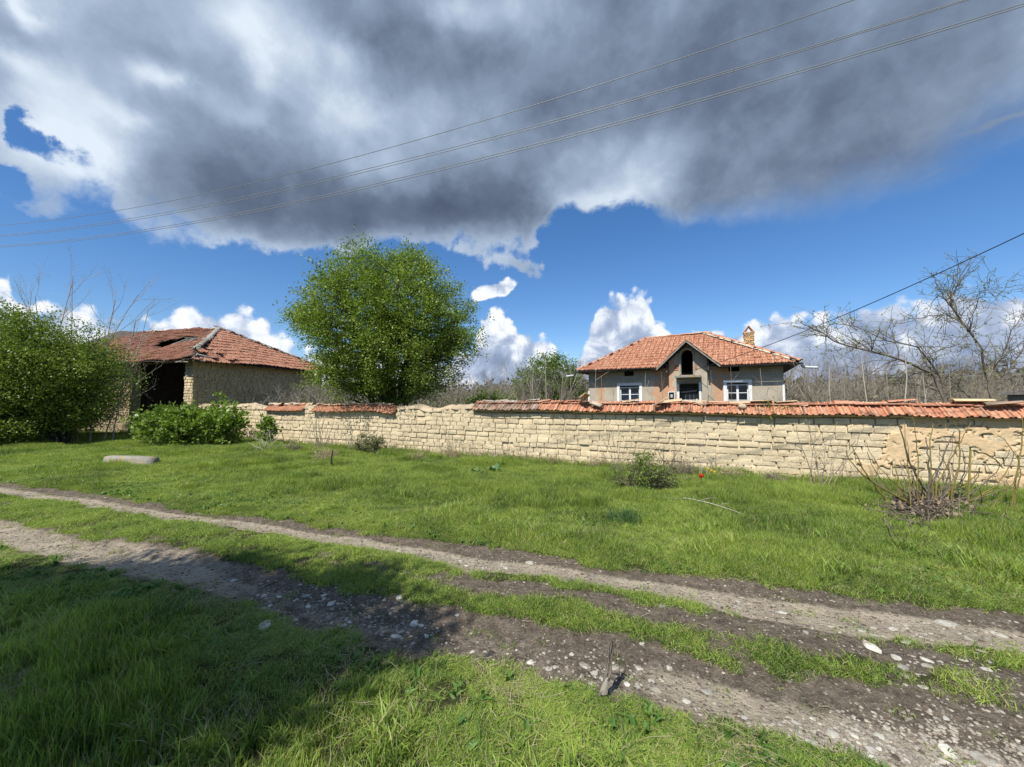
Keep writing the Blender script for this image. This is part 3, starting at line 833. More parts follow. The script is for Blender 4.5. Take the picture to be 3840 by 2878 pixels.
# crest pieces
def crest(rt, s0, s1, y0, rg, mat, step=.34, flat=.5, skip=.05, jit=1.0, lift=.0):
    Ms = []; s = s0
    while s < s1:
        if rg.random() > skip:
            z = eave_z(s) + .235 + lift + rg.normal()*.008*jit
            Ms.append(TRS((s, y0+.17+rg.normal()*.02*jit, z), (rg.normal()*.04*jit + .04, rg.normal()*.12*jit, -R(90)+rg.normal()*.10*jit), (1, 1, flat)))
        s += step*rg.uniform(.9, 1.15)
    place(rt, WF, 'ridge_tile', RIDGES, Ms, mat, 300, rg=rg)
crest(wallL, T1a, T1b+.1, .16, rgC, RIDGE, .30, .75)
crest(wallL, T2a, T2b-.5, .16, rgC, RIDGE, .33, .6)
crest(wallR, T3a+.25, ws(2010), 0, rgC, RIDGE_GREY, .36, .55, lift=.01)
crest(wallR, ws(2010), ws(2240), 0, rgC, RIDGE_RED, .40, .35, lift=-.01)
crest(wallR, ws(2330), ws(2950), 0, rgC, RIDGE, .42, .40, .22, 1.4)
crest(wallR, ws(2950), S_END, 0, rgC, RIDGE_RED, .40, .38, .15, 1.3)
# flat red under-crest strip visible where crest pieces are missing
m = MB(); 
for a in np.arange(T3a+.1, S_END-.4, .41):
    z = eave_z(a+.2)+.222; m.prism([(a+.004, .02, z-.02), (a+.4, .02, z-.018), (a+.4, .34, z+.012), (a+.004, .34, z+.01)], (0, 0, 0), (0, 0, .018))
m.build('coping_strip', TILE_WALL, wallR, kind='stuff')
# loose pieces on the coping: things of their own
def loose(name, shape, mat, px, py, y, rot, sc, label, cat, smooth=True):
    s, yy, z = WF.hit(px, py, ly=y)
    p = WF.w(s, y, z)
    V, F = shape
    Mr = TRS((0, 0, 0), (rot[0], rot[1], rot[2]+WANG), sc)
    o = obj(name, V @ Mr[:3, :3].T, F, mat, None, smooth, label=label, category=cat) if False else None
    me = raw_mesh(name, V @ Mr[:3, :3].T, F, smooth, mat)
    o = bpy.data.objects.new(name, me); o.location = tuple(p)
    return finish(o, label, cat)
loose('fallen_ridge_tile', RIDGES[0], RIDGE, 2180, 1500, .04, (.25, 0, R(215)), (1, 1, 1), 'broken half round ridge tile tipped crosswise on the red coping left of the house', 'ridge tile')
loose('fallen_ridge_tile', RIDGES[1], RIDGE, 2218, 1514, -.03, (-.3, 0, R(250)), (1, .8, 1), 'second half round tile lying open end to the road, beside the tipped one', 'ridge tile')
loose('field_stone', BR_ROUND[0], MUDTOP, 2783, 1524, -.05, (.3, .1, .2), (.17, .14, .11), 'brown rounded stone resting on the red tiles under the right house window', 'stone')
loose('loose_tile', TILES[0], RIDGE, 2455, 1521, -.02, (.55, .05, R(-88)), (.8, .9, 1), 'pale tile lying lengthwise on the coping below the house door', 'roof tile')
loose('loose_tile', TILES[1], RIDGE, 2610, 1516, .0, (.5, .1, R(5)), (.9, .5, 1), 'short pale tile stuck on the crest just right of the house door', 'roof tile')
loose('cream_ridge_tile', RIDGES[2], noisy('cream_tile', (.72, .56, .30), (.62, .5, .3), 6, c3=(.4, .34, .22), s3=8), 3570, 1506, .12, (0, 0, R(-90)), (.9, 1.3, .55), 'long cream ridge tile loose on the coping below the bare fruit tree', 'ridge tile')
loose('brown_ridge_tile', RIDGES[3], noisy('brown_tile', (.40, .22, .13), (.36, .28, .2), 6), 3690, 1520, .02, (.1, .05, R(-95)), (.9, 1.1, .5), 'brown weathered ridge tile slipped forward near the right end of the coping', 'ridge tile')
# mud lumps on the bare tops
for rt, a, b, y0, tf in ((wallL, .2, T1a, .16, top_left), (wallL, T2b-.1, S_JOG, .16, top_left), (wallR, S_JOG, T3a, 0.0, top_right), (wallL, T1b, T2a, .16, top_left)):
    xs = np.arange(a, b, .05); n = len(xs); ang = np.linspace(0, np.pi, 8)
    V = []; 
    for i, x in enumerate(xs):
        for k, t_ in enumerate(ang):
            r_ = 1 + (float(vn(x, t_*.3, .09, 4))-.5)*.35
            yy = y0 + TH/2 - math.cos(t_)*(TH/2+.025)*r_; z = tf(x) - .10 + math.sin(t_)*(.10 + .07*float(vn(x, t_*.4, .16, 2)))
            V.append((x, yy, z))
    F = [(i*8+k, i*8+8+k, i*8+9+k, i*8+k+1) for i in range(n-1) for k in range(7)]
    obj('mud_top', V, np.array(F, np.int32)[:, ::-1].copy(), MUDTOP, rt, True)
# orange mud plaster left on the right-hand part
def pm(x, z):
    f = fb(x, z*1.3, .36, 30, 5)
    g = sstep(x, ws(3130), ws(3230))*(.43+.12*sstep(z, .55, 1.05)) + .05*sstep(x, ws(3500), ws(3700))
    cr = np.abs(fb(x, z, .22, 40, 3)-.5)
    return (f < g) & (cr > .012) & (z < 1.33)
height_slab(ws(3100), S_END, .12, 1.33, pm, 0.0, .026, MUD, 'mud_plaster', wallR, .018)
def pm2(x, z): return (fb(x, z, .5, 33, 5) < .36) & (z < .55)
height_slab(ws(2850), ws(3250), .1, .6, pm2, 0.0, .03, MUD, 'mud_plaster', wallR, .02)
# grey stones at the foot of the right part
Ms = []; rg = np.random.default_rng(8); s = ws(2950)
while s < S_END:
    L = rg.uniform(.16, .34); Ms.append(TRS((s, -.03, .06+rg.normal()*.02), (rg.normal()*.2, rg.normal()*.15, rg.normal()*.2), (L, .2, .14))); s += L*.93
place(wallR, WF, 'stone', BR_ROUND, Ms, STONE_DARK, 300)

# ------------------------------------------------------------------ house
HL = np.array([4.07, 20.5]); HR = np.array([11.47, 16.3])
HANG = math.atan2(HR[1]-HL[1], HR[0]-HL[0]); HF = Frame(HL[0], HL[1], HANG)
HW = float(np.linalg.norm(HR-HL)); HD = 7.0
hp = lambda px, py, y=0.0: HF.hit(px, py, ly=y)
hx = lambda px, y=0.0: hp(px, 1400, y)[0]
HOUSE_BANDS = [(hx(2254), .10), (hx(2490), .42), (hx(2705), .26)]
PLASTER = material('house_plaster', m_plaster)
EZ = 3.27
house = root('village_house', (HL[0], HL[1], 0), 'grey plastered cottage with hipped red tile roof and arched attic opening behind the wall', 'house', None, HANG)
bx0, bx1 = hx(2508, -.25), hx(2652, -.25)
lw = (hx(2323), hx(2397), 1.0, hp(2360, 1447)[2]); rw = (hx(2724), hx(2805), 1.0, hp(2765, 1436)[2])
v1 = (hx(2340), hx(2376), hp(2355, 1411)[2], hp(2355, 1391)[2]); v2 = (hx(2732), hx(2773), hp(2750, 1394)[2], hp(2750, 1374)[2])
dr = (hx(2546, -.25), hx(2620, -.25), .25, hp(2580, 1439, -.25)[2])

def wallgrid(m, x0, x1, z0, z1, ops, y0, y1):
    xs = sorted({x0, x1, *[o[0] for o in ops], *[o[1] for o in ops]}); zs = sorted({z0, z1, *[o[2] for o in ops], *[o[3] for o in ops]})
    for a, b in zip(xs, xs[1:]):
        for c, d in zip(zs, zs[1:]):
            if any(o[0] <= (a+b)/2 <= o[1] and o[2] <= (c+d)/2 <= o[3] for o in ops): continue
            m.box(a, b, y0, y1, c, d)
m = MB(); wallgrid(m, 0, bx0, 0, EZ, [lw, v1], 0, .3); wallgrid(m, bx1, HW, 0, EZ, [rw, v2], 0, .3)
m.box(0, .3, .3, HD, 0, EZ); m.box(HW-.3, HW, .3, HD, 0, EZ); m.box(.3, HW-.3, HD-.3, HD, 0, EZ); m.box(.3, HW-.3, 3.2, 3.4, 0, EZ); m.box(.3, HW-.3, .3, HD-.3, .05, .12)
m.build('wall', PLASTER, house)
# gable bay with the arched opening
GY = -.25
apx, _, apz = hp(2572, 1276, -.75); flx, _, flz = hp(2461, 1383, -.75); frx, _, frz = hp(2701, 1370, -.75)
ax0, ax1 = hx(2554, GY), hx(2599, GY); az0, az1 = hp(2577, 1407, GY)[2], hp(2577, 1311, GY)[2]
gab = lambda x: (apz - .02 - (apz-flz)/(apx-flx)*(apx-x)) if x < apx else (apz - .02 - (apz-frz)/(frx-apx)*(x-apx))
m = MB(); acx = (ax0+ax1)/2; ar = (ax1-ax0)/2
xs = sorted({*np.linspace(bx0, bx1, 15), *np.linspace(ax0, ax1, 13), dr[0], dr[1]})
for a, b in zip(xs, xs[1:]):
    c = (a+b)/2
    arch = lambda x: az1 - ar + math.sqrt(max(ar*ar-(x-acx)**2, 0))
    segs = []
    lo = 0.0
    if dr[0] <= c <= dr[1]: lo = dr[3]
    if ax0 <= c <= ax1:
        segs = [((lo, lo), (az0, az0)), ((arch(a), arch(b)), (gab(a)-.1, gab(b)-.1))]
    else: segs = [((lo, lo), (gab(a)-.1, gab(b)-.1))]
    for (p0, p1), (q0, q1) in segs:
        m.prism([(a, GY, p0), (b, GY, p1), (b, GY, q1), (a, GY, q0)], (0, 0, 0), (0, .35, 0))
m.box(bx0, bx0+.2, GY+.352, .3, 0, EZ); m.box(bx1-.2, bx1, GY+.352, .3, 0, EZ)
m.build('gable_wall', PLASTER, house)
# arch trim
t = np.linspace(0, np.pi, 13); tr = [(ax1+.045, GY-.02, az0)] + [(acx+math.cos(a)*(ar+.045), GY-.02, az1-ar+math.sin(a)*(ar+.045)) for a in t] + [(ax0-.045, GY-.02, az0)]
V, F = tubes([(tr, .035)], 5); obj('arch_trim', V, F, noisy('trim_plaster', (.42, .40, .34), (.36, .34, .29)), house, True)
# exposed red bricks beside the arch
Ms = []
for side, sx in ((ax0-.19, 1), (ax1+.12, 1)):
    for k in range(3): Ms.append(TRS((side, GY+.0, az0+.27+k*.09), (0, 0, 0), (.17 if side < acx else .1, .05, .07)))
place(house, HF, 'brick', BR_SHAPES, Ms, BRICK_RED, 50)
MB().box(hx(2533, -.45), hx(2629, -.45), GY-.5, GY-.002, hp(2580, 1416, -.7)[2], hp(2580, 1409, -.7)[2]).build('door_canopy', CONCRETE, house)
# cornice line
m = MB(); zc = hp(2300, 1427)[2]
for a, b, y in ((-.02, bx0-.01, -.045), (bx1+.01, HW+.02, -.045)):
    m.box(a, b, y, -.002, zc-.02, zc+.03); m.box(a, b, y+.02, -.002, zc+.06, zc+.09)
m.build('cornice', noisy('cornice_plaster', (.44, .42, .36), (.36, .34, .29)), house)
# white corner strips
MB().box(-.03, .05, -.02, .05, 0, zc-.55).build('corner_strip', WHITE, house)
MB().box(HW-.05, HW+.03, -.02, .05, 0, zc-.35).build('corner_strip', WHITE, house)
# vents
for v in (v1, v2):
    MB().box(v[0], v[1], .14, .16, v[2], v[3]).build('vent', BLACK, house)
# lozenges over the windows
for px, py in ((2359, 1428), (2757, 1416)):
    x, _, z = hp(px, py, -.02); s_ = MB()
    pts = [(x-.19, -.02, z), (x, -.02, z+.07), (x+.19, -.02, z), (x, -.02, z-.07), (x-.19, -.02, z)]
    V, F = tubes([(pts, .012)], 4); obj('plaster_lozenge', V, F, noisy('lozenge', (.5, .48, .42), (.42, .4, .35)), house)

def window(x0, x1, z0, z1, lace, rg):
    sw = .13
    m = MB(); m.box(x0-sw, x1+sw, -.03, -.002, z1, z1+sw); m.box(x0-sw, x0, -.03, -.002, z0, z1); m.box(x1, x1+sw, -.03, -.002, z0, z1)
    m.build('window_surround', WHITE, house)
    fr = MB(); t_ = .05; zt = z1-.07
    fr.box(x0, x1, .10, .17, zt-t_, zt); fr.box(x0, x0+t_, .10, .17, z0, zt-t_); fr.box(x1-t_, x1, .10, .17, z0, zt-t_)
    xm = (x0+x1)/2; fr.box(xm-.045, xm+.045, .095, .165, z0, zt-t_)
    w_ = fr.build('window', WHITE, house)
    MB().box(x0, x1, .13, .2, zt, z1).build('recess_shade_strip', WOOD_DARK, house)  # dark strip standing in for the recess shadow above the frame
    zs = np.linspace(z0+.05, zt-t_, 5)
    for a, b in ((x0+t_, xm-.045), (xm+.045, x1-t_)):
        for z in zs[1:-1]: MB().box(a, b, .12, .15, z-.014, z+.014).build('glazing_bar', WHITE, w_)
        for z, z2 in zip(zs, zs[1:]):
            MB().box(a, b, .134, .138, z+.014, z2-.014).build('pane', GLASS, w_)
        if lace:
            n = 24; xs_ = np.linspace(a, b, n); V = []; 
            for x in xs_: V += [(x, .22+.018*math.sin(x*70), z0), (x, .22+.018*math.sin(x*70), zs[-2]+.12)]
            obj('curtain', V, np.array([(2*i, 2*i+2, 2*i+3, 2*i+1) for i in range(n-1)], np.int32), LACE, w_)
window(*lw, True, rng); window(*rw, False, rng)
# door
m = MB(); sw = .09; m.box(dr[0]-sw, dr[0], GY-.03, GY-.002, dr[2], dr[3]+.05); m.box(dr[1], dr[1]+sw, GY-.03, GY-.002, dr[2], dr[3]+.05)
m.build('door_surround', WHITE, house)
m = MB(); x0, x1 = dr[0], dr[1]; zt = dr[3]
m.box(x0, x0+.06, -.02, .05, .25, zt); m.box(x1-.06, x1, -.02, .05, .25, zt); m.box(x0+.06, x1-.06, -.02, .05, zt-.06, zt); m.box(x0+.06, x1-.06, -.02, .05, zt-.5, zt-.42)
m.box(x0+.06, x1-.06, -.02, .05, zt-.27, zt-.23)
d_ = m.build('door', WOOD_DARK, house)
for k in range(1, 4): MB().box(x0+.06+(x1-x0-.12)*k/4-.012, x0+.06+(x1-x0-.12)*k/4+.012, 0, .03, .95, zt-.5).build('glazing_bar', WHITE, d_)
MB().box(x0+.06, x1-.06, -.004, .034, zt-.78, zt-.755).build('glazing_bar', WHITE, d_)
MB().box(x0+.06, x1-.06, .012, .016, .95, zt-.5).build('pane', GLASS, d_)
MB().box(x0+.06, x1-.06, .0, .04, .25, .95).build('door_panel', WOOD_DARK, d_)
# boards leaning across the opening above the door
m = MB().beam((x0-.05, GY-.04, zt+.02), (x1+.02, GY-.06, zt+.08), .03, .09); m.build('plank', WOOD, house)
m = MB().beam((x0+.08, GY+.03, zt-.40), (x1-.1, GY+.03, zt-.34), .02, .06); m.build('plank', WOOD, house)
# meter box
x0, _, z1 = hp(2512, 1473, -.02); x1, _, z0 = hp(2532, 1500, -.02)
mb_ = MB().box(x0-.03, x0, GY-.14, GY-.002, z0-.3, z1+.03).box(x1, x1+.03, GY-.14, GY-.002, z0-.3, z1+.03).box(x0, x1, GY-.14, GY-.002, z1, z1+.03).build('meter_box', WHITE, house)
MB().box(x0, x1, GY-.06, GY-.003, z0-.3, z1).build('meter_back', BLACK, mb_)
MB().box(x0+.07, x1-.07, GY-.10, GY-.062, z1-.24, z1-.09).build('meter', METAL_PALE, mb_)
# roof
OV = .5; RH = 5.33; sl = (RH-EZ)/(HD/2+OV)
r0, r1 = 2.35, 5.45
e0, e1 = -OV, HW+OV+.05
rdk = MB()
A_, B_, C_, D_ = (e0, -OV, EZ), (e1, -OV, EZ), (e1, HD+OV, EZ), (e0, HD+OV, EZ)
P_, Q_ = (r0, HD/2, RH-.05), (r1, HD/2, RH+.02)
# main front deck with a notch for the gable
vy = (apz-.06-EZ)/sl - OV
G0, G1, G2 = (flx+.15, -OV, EZ), (apx, vy, apz-.06), (frx-.15, -OV, EZ)
dn = -.10
sh = lambda p: (p[0], p[1], p[2]+dn)
rdk.v += [sh(p) for p in (A_, G0, G1, Q_, P_, G2, B_, C_, D_)]
rdk.f += [(0, 1, 2, 4), (2, 3, 4), (5, 6, 3, 2), (0, 4, 8), (6, 7, 3), (4, 3, 7, 8)]
rdk = rdk.build('roof', WOOD_DARK, house)
Lf = math.hypot(HD/2+OV, RH-EZ); cosr = (HD/2+OV)/Lf
Uf = (1, 0, 0); Vf = np.array([0, HD/2+OV, RH-EZ])/Lf
rgH = np.random.default_rng(41)
def in_front(u, v):
    x = e0+u; y = v*cosr-OV; 
    k = v/Lf
    if v > Lf-.05 or x < e0+(r0-e0)*k-.06 or x > e1-(e1-r1)*k+.06: return False
    if y < vy:
        f = 1-(y+OV)/(vy+OV)
        if apx-(apx-flx-.05)*f < x < apx+(frx-.05-apx)*f: return False
    return True
sagh = lambda u, v: -.035*math.sin(u*1.1+.6)*math.sin(v*.7) + .02*math.sin(u*.5) - .03*math.sin(min(u/ (e1-e0), 1)*math.pi)
Ms = slope_tiles((e0, -OV-.03, EZ-.02), Uf, Vf, in_front, .235, .345, 0, e1-e0, Lf, rgH, 1.3, sag=sagh, sc=(.235/.26, .98, 1.25))
place(rdk, HF, 'tile', TILES, Ms, TILE_HOUSE, 300, rg=rgH)
# sides and back
Ml = []
for O, U, apex, wdt, ax in (((e0, HD+OV, EZ), (0, -1, 0), (P_[0]-e0), HD+2*OV, 0), ((e1, -OV, EZ), (0, 1, 0), (e1-Q_[0]), HD+2*OV, 0)):
    run = apex; L = math.hypot(run, RH-EZ); U = np.array(U, float)
    inn = np.cross((0, 0, 1), U); Vv = (inn*run + np.array([0, 0, RH-EZ]))/L
    Ml += slope_tiles(O, U, Vv, lambda u, v: v < L-.05 and abs(u-wdt/2) < wdt/2*(1-v/L)+.05, .235, .345, 0, wdt, L, rgH, 1, sc=(.235/.26, .98, 1.25))
Ml += slope_tiles((e1, HD+OV, EZ), (-1, 0, 0), np.array([0, -(HD/2+OV), RH-EZ])/Lf, lambda u, v: v < Lf and u > (e1-r1)*v/Lf and u < (e1-e0)-(r0-e0)*v/Lf, .235, .345, 0, e1-e0, Lf, rgH, 1, sc=(.235/.26, .98, 1.25))
place(rdk, HF, 'tile', TILES, Ml, TILE_HOUSE, 0, 'side_tiles', rg=rgH)
# gable slopes
Mg = []
for fx, fz, sgn in ((flx, flz, 1), (frx, frz, -1)):
    V3 = np.array([apx-fx, 0, apz-fz]); L = np.linalg.norm(V3); V3 /= L
    U = np.array([0, -1.0, 0]) if sgn > 0 else np.array([0, 1.0, 0])
    yb = lambda v: (EZ-OV*0 + 0)  # unused
    dep = vy+.75
    if sgn > 0: O = (fx-.0, -.78+dep+1.2, fz+.02); ins = lambda u, v: u < dep+1.2 and v < L-.02 and (u > 1.2+dep*(1-(v+.25)/L)-.1)
    else: O = (fx, -.78, fz+.02); ins = lambda u, v: v < L-.02 and u < dep*((v+.25)/L)+.15
    Mg += slope_tiles(O, U, V3, ins, .235, .345, 0, dep+1.2, L, rgH, 1, sc=(.235/.26, .98, 1.25))
    bb = MB().beam((fx, -.76, fz-.05), (apx, -.76, apz-.05), .03, .06); bb.build('barge_board', WOOD, house)
    MB().beam((fx, -.45, fz-.05), (apx, -.45, apz-.05), .06, .10).build('rafter', WOOD_DARK, house)
    MB().prism([(fx, -.74, fz-.02), (apx, -.74, apz-.02), (apx, vy, apz-.05), (fx, -OV+.1, EZ-.05)], (0, 0, 0), (0, 0, .03)).build('gable_deck', WOOD_DARK, house)
    xb = bx0-.06 if sgn > 0 else bx1+.06; zb = gab(xb)-.16
    MB().box(xb-.035, xb+.035, -.5, -.43, zb-.42, zb).beam((xb, -.44, zb-.4), (xb, GY, zb-.25), .05, .05).build('bracket', WOOD_DARK, house)
place(rdk, HF, 'tile', TILES, Mg, TILE_HOUSE, 0, 'gable_tiles', rg=rgH)
# ridge and hip caps
def cap_line(par, fr, p, q, rg, mat, step=.36, lift=.02, sc=(1, 1, .8), jit=1.0, limit=300):
    p = np.array(p, float); q = np.array(q, float); d = q-p; L = np.linalg.norm(d); d /= L
    x = np.cross(d, (0, 0, 1)); x /= np.linalg.norm(x); z = np.cross(x, d); Ms = []
    for s in np.arange(0, L-.1, step):
        a = rg.normal()*.05*jit; xx = x*math.cos(a)+d*math.sin(a); yy = d*math.cos(a)-x*math.sin(a)+z*rg.normal()*.03*jit; yy /= np.linalg.norm(yy)
        Ms.append(basis(xx*sc[0], yy*sc[1], np.cross(xx, yy)*sc[2], p+d*s+z*(lift+rg.normal()*.006*jit)))
    place(par, fr, 'ridge_tile', RIDGES, Ms, mat, limit, rg=rg)
up = np.array([0, 0, .03])
cap_line(rdk, HF, np.array(A_), np.array(P_)+up, rgH, RIDGE_RED); cap_line(rdk, HF, np.array(B_), np.array(Q_)+up, rgH, RIDGE_RED)
cap_line(rdk, HF, np.array(P_)+up, np.array(Q_)+up, rgH, RIDGE_RED)
# pale mortar beside the right hip
V = []; n = 40
for i in range(n):
    p = np.array(B_)+(np.array(Q_)-np.array(B_))*(i+.5)/n; w_ = .06+.05*rgH.random()
    V += [p+np.array([-.11-w_, -.03, .035]), p+np.array([-.06, -.02, .075])]
obj('hip_mortar', V, np.array([(2*i, 2*i+2, 2*i+3, 2*i+1) for i in range(n-1)], np.int32), noisy('pale_mortar', (.55, .49, .38), (.42, .36, .27), 14, bs=20), house)
# eaves: soffit, gutter, downpipe stubs
m = MB(); m.box(e0+.03, flx+.1, -OV+.02, 0, EZ-.10, EZ-.075); m.box(frx-.1, e1-.03, -OV+.02, 0, EZ-.10, EZ-.075); m.box(e0+.03, -.002, .001, HD+OV, EZ-.10, EZ-.075); m.box(HW+.002, e1-.03, .001, HD+OV, EZ-.10, EZ-.075)
m.build('soffit', WOOD_DARK, house)
gut = []
for a, b in ((e0-.05, flx+.12), (frx-.12, e1+.05)):
    k = 7; an = np.linspace(np.pi, 2*np.pi, k); V = []
    for x in np.linspace(a, b, 8):
        zz_ = EZ-.045 + (.03*math.sin((x-e0)*.6) )
        V += [(x, -OV-.09+.06*math.cos(t_), zz_+.06*math.sin(t_)) for t_ in an]
    F = [(i*k+j, i*k+j+1, i*k+k+j+1, i*k+k+j) for i in range(7) for j in range(k-1)]
    gut.append(obj('gutter', V, np.array(F, np.int32), METAL_DARK, house, True))
for x, s_, g in ((e0-.02, -1, gut[0]), (e1+.02, 1, gut[1])):
    V, F = tubes([([(x, -OV-.09, EZ-.07), (x, -OV-.09, EZ-.2), (x+s_*.1, -OV-.09, EZ-.27)], .055)], 8); obj('outlet', V, F, METAL_DARK, g, True)
    V, F = tubes([([(x+s_*.06, -OV-.09, EZ-.25), (x+s_*.5, -OV-.12, EZ-.29)], .05)], 8); obj('spout', V, F, METAL_PALE, g, True)
# chimney
cw = .44; cxp = HF.hit(2809, 1290, ly=3.9)[0]; cy_ = 3.9; cz1 = HF.hit(2809, 1249, ly=3.9)[2]; cz0 = RH-1.3
ch = MB().box(cxp-cw/2+.03, cxp+cw/2-.03, cy_-cw/2+.03, cy_+cw/2-.03, cz0, cz1-.02).build('chimney', MORTAR, house)
Ms = []; z = cz0+.3; r_ = 0
while z < cz1-.03:
    for f in range(4):
        for k in range(2):
            u = -cw/2+.11+k*.2+(.02 if r_ % 2 else -.02)
            ca = [(u, -cw/2+.05), (cw/2-.05, u), (u, cw/2-.05), (-cw/2+.05, u)][f]
            Ms.append(TRS((cxp+ca[0]+rgH.normal()*.008, cy_+ca[1]+rgH.normal()*.008, z+.04), (0, 0, rgH.normal()*.05 + (R(90) if f % 2 else 0)), (.18, .12+.03*(r_ % 2), .075)))
    z += .098; r_ += 1
place(ch, HF, 'brick', BR_SHAPES, Ms, BRICK_YEL, 300, rg=rgH)
zt = HF.hit(2809, 1224, ly=3.9)[2]
for s_ in (-1, 1):
    MB().beam((cxp+s_*.22, cy_-.1, cz1-.02), (cxp-s_*.01, cy_-.1, zt), .05, .05).beam((cxp+s_*.22, cy_+.2, cz1-.02), (cxp-s_*.01, cy_+.2, zt), .05, .05).prism([(cxp+s_*.24, cy_-.16, cz1-.02), (cxp, cy_-.16, zt), (cxp, cy_-.16, zt+.03), (cxp+s_*.27, cy_-.16, cz1)], (0, 0, 0), (0, .42, 0)).build('chimney_cap', BRICK_RED, ch)

# ------------------------------------------------------------------ barn
C0 = np.array([-15.3, 18.5]); BANG = math.atan2(.94, .34); BF = Frame(C0[0], C0[1], BANG)
BW, BL, BZ = 7.7, 15.0, 3.72
barn = root('mud_brick_barn', (C0[0], C0[1], 0), 'derelict mud brick barn with a sagging holed red tile roof and dark open front', 'barn', None, BANG)
b_y = lambda px: BF.hit(px, 1500, lx=0)[1]
oy0, oy1 = .62, b_y(487)
m = MB()
m.box(0.04, BW, .04, .45, 0, BZ)                      # long side seen from the right (core)
m.box(.04, .5, .46, oy0, 0, BZ)                       # pier
m.box(.04, .45, oy1, BL, 0, BZ); m.box(BW-.45, BW, .46, BL, 0, BZ); m.box(.46, BW-.46, BL-.4, BL, 0, BZ)
MB().box(3.4, 3.7, .50, oy1+.5, 0, BZ).box(.5, 3.4, oy1+.2, oy1+.5, 0, BZ).box(.502, 3.4, .455, .50, 0, BZ-.05).build('inner_wall', BARN_SHADE, barn)
m.box(0.0, .3, oy0, oy1, BZ-.14, BZ)
m.build('wall_core', MORTAR, barn)
rgB = np.random.default_rng(51)
topb = lambda x: BZ
Mf = brick_courses(0, BW, 0, topb, rgB, ch=.135, full=.36, y=0, gap=.02, wave=.02, skip=.012, openings=[(1.55, 1.95, 1.75, 1.98), (4.3, 4.55, 1.5, 2.2), (2.0, 2.15, 2.3, 2.45)])
# faces looking along local -x: build in (y, z) then turn
def turned(x0, x1, z0, topf, rg, X_, **k):
    out = []
    for M in brick_courses(x0, x1, z0, topf, rg, y=0, **k):
        T = np.array(Matrix.Translation((X_, 0, 0)) @ Matrix.Rotation(R(-90), 4, 'Z'))   # local -y face -> -x
        out.append(T @ M)
    return out
Mp = turned(-oy0, 0.0, 0, topb, rgB, 0.0, ch=.135, full=.34, gap=.018)
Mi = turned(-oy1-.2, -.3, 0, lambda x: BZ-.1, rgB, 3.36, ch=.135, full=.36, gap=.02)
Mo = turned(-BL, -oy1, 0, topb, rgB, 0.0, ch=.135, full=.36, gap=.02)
place(barn, BF, 'brick', BR_SHAPES, Mf, ADOBE_BARN, 220, 'bricks', rg=rgB)
place(barn, BF, 'brick', BR_SHAPES, Mp, ADOBE, 80, 'bricks', rg=rgB)
place(barn, BF, 'brick', BR_SHAPES, Mi, BARN_SHADE, 0, 'inner_bricks', rg=rgB)
place(barn, BF, 'brick', BR_SHAPES, Mo, ADOBE_SHADED, 0, 'outer_bricks', rg=rgB)
# roof
OVb = .5; ez = 3.62; ax_, ay_, az_ = BW/2, 4.3, 6.14
rz2 = 6.45
deck = MB()
# hip end deck (over y=0 face)
hipA, hipB = np.array([-OVb, -OVb, ez]), np.array([BW+OVb, -OVb, ez-.02]); apx3 = np.array([ax_, ay_, az_]); rend = np.array([ax_, BL-3.5, rz2]); lend = np.array([-OVb, BL+OVb, ez]); lend2 = np.array([BW+OVb, BL+OVb, ez])
deck.v += [tuple(p-np.array([0, 0, .06])) for p in (hipA, hipB, apx3, rend, lend2, lend)]
deck.f += [(0, 1, 2), (1, 4, 3, 2), (3, 4, 5)]
deck = deck.build('roof', WOOD_DARK, barn)
# hole in the left slope
def lhit(px, py):
    # intersect with left slope plane
    n = np.cross(apx3-hipA, rend-hipA); n /= np.linalg.norm(n)
    d = ray(px, py); o = np.array([0, 0, CAMH]); ol = np.array([*BF.l(0, 0), CAMH]); dl_ = BF.l(d[0], d[1]); zl = BF.l(0, 0); dv = np.array([dl_[0]-zl[0], dl_[1]-zl[1], d[2]])
    t_ = np.dot(hipA-ol, n)/np.dot(dv, n); return ol+dv*t_
Hc = lhit(668, 1274); H1 = lhit(608, 1274); H2 = lhit(728, 1274)
# left slope basis: U along +y (towards the far end) reversed so that U x V points up
LL = math.hypot(ax_+OVb, az_-ez); VL = np.array([ax_+OVb, 0, az_-ez])/LL; UL = np.array([0, -1.0, 0]); OL = np.array([-OVb, BL+OVb, ez])
uv = lambda p: (float(np.dot(p-OL, UL)), float(np.dot(p-OL, VL)))
hc, h1, h2 = uv(Hc), uv(H1), uv(H2)
hw_, hh_ = abs(h1[0]-h2[0])/2*1.1, .75
def in_hole(u, v, k=1.0):
    du = (u-hc[0])/hw_; dv = (v-hc[1]-.15*du)/hh_
    return du*du+dv*dv < k*(1+.35*(float(vn(u, v, .3, 2))-.5))
sagb = lambda u, v: -.16*math.exp(-((u-hc[0])/1.8)**2-((v-hc[1])/1.4)**2) - .09*math.sin(u*.9)*math.sin(v) - .04*math.sin(u*2.3+v*1.7) + .043*max(0, BL+OVb-u-ay_)*v/LL
Ltot = BL+2*OVb
def in_left(u, v):
    if v > LL-.03 or in_hole(u, v): return False
    y = BL+OVb-u
    lim = -OVb + (ay_+OVb)*v/LL
    if y < lim+.05: return False
    if y > BL+OVb-(4.0)*v/LL: return False
    # damage by the hip
    if y-lim < .55 and 1.0 < v < 4.2 and vn(u, v, .4, 6) < .45: return False
    return True
Ms = slope_tiles(OL, UL, VL, in_left, .24, .35, 0, Ltot, LL, rgB, 3.0, sag=sagb, sc=(.24/.26, .98, 1.5))
place(deck, BF, 'tile', TILES, Ms, TILE_BARN, 150, 'tiles', rg=rgB)
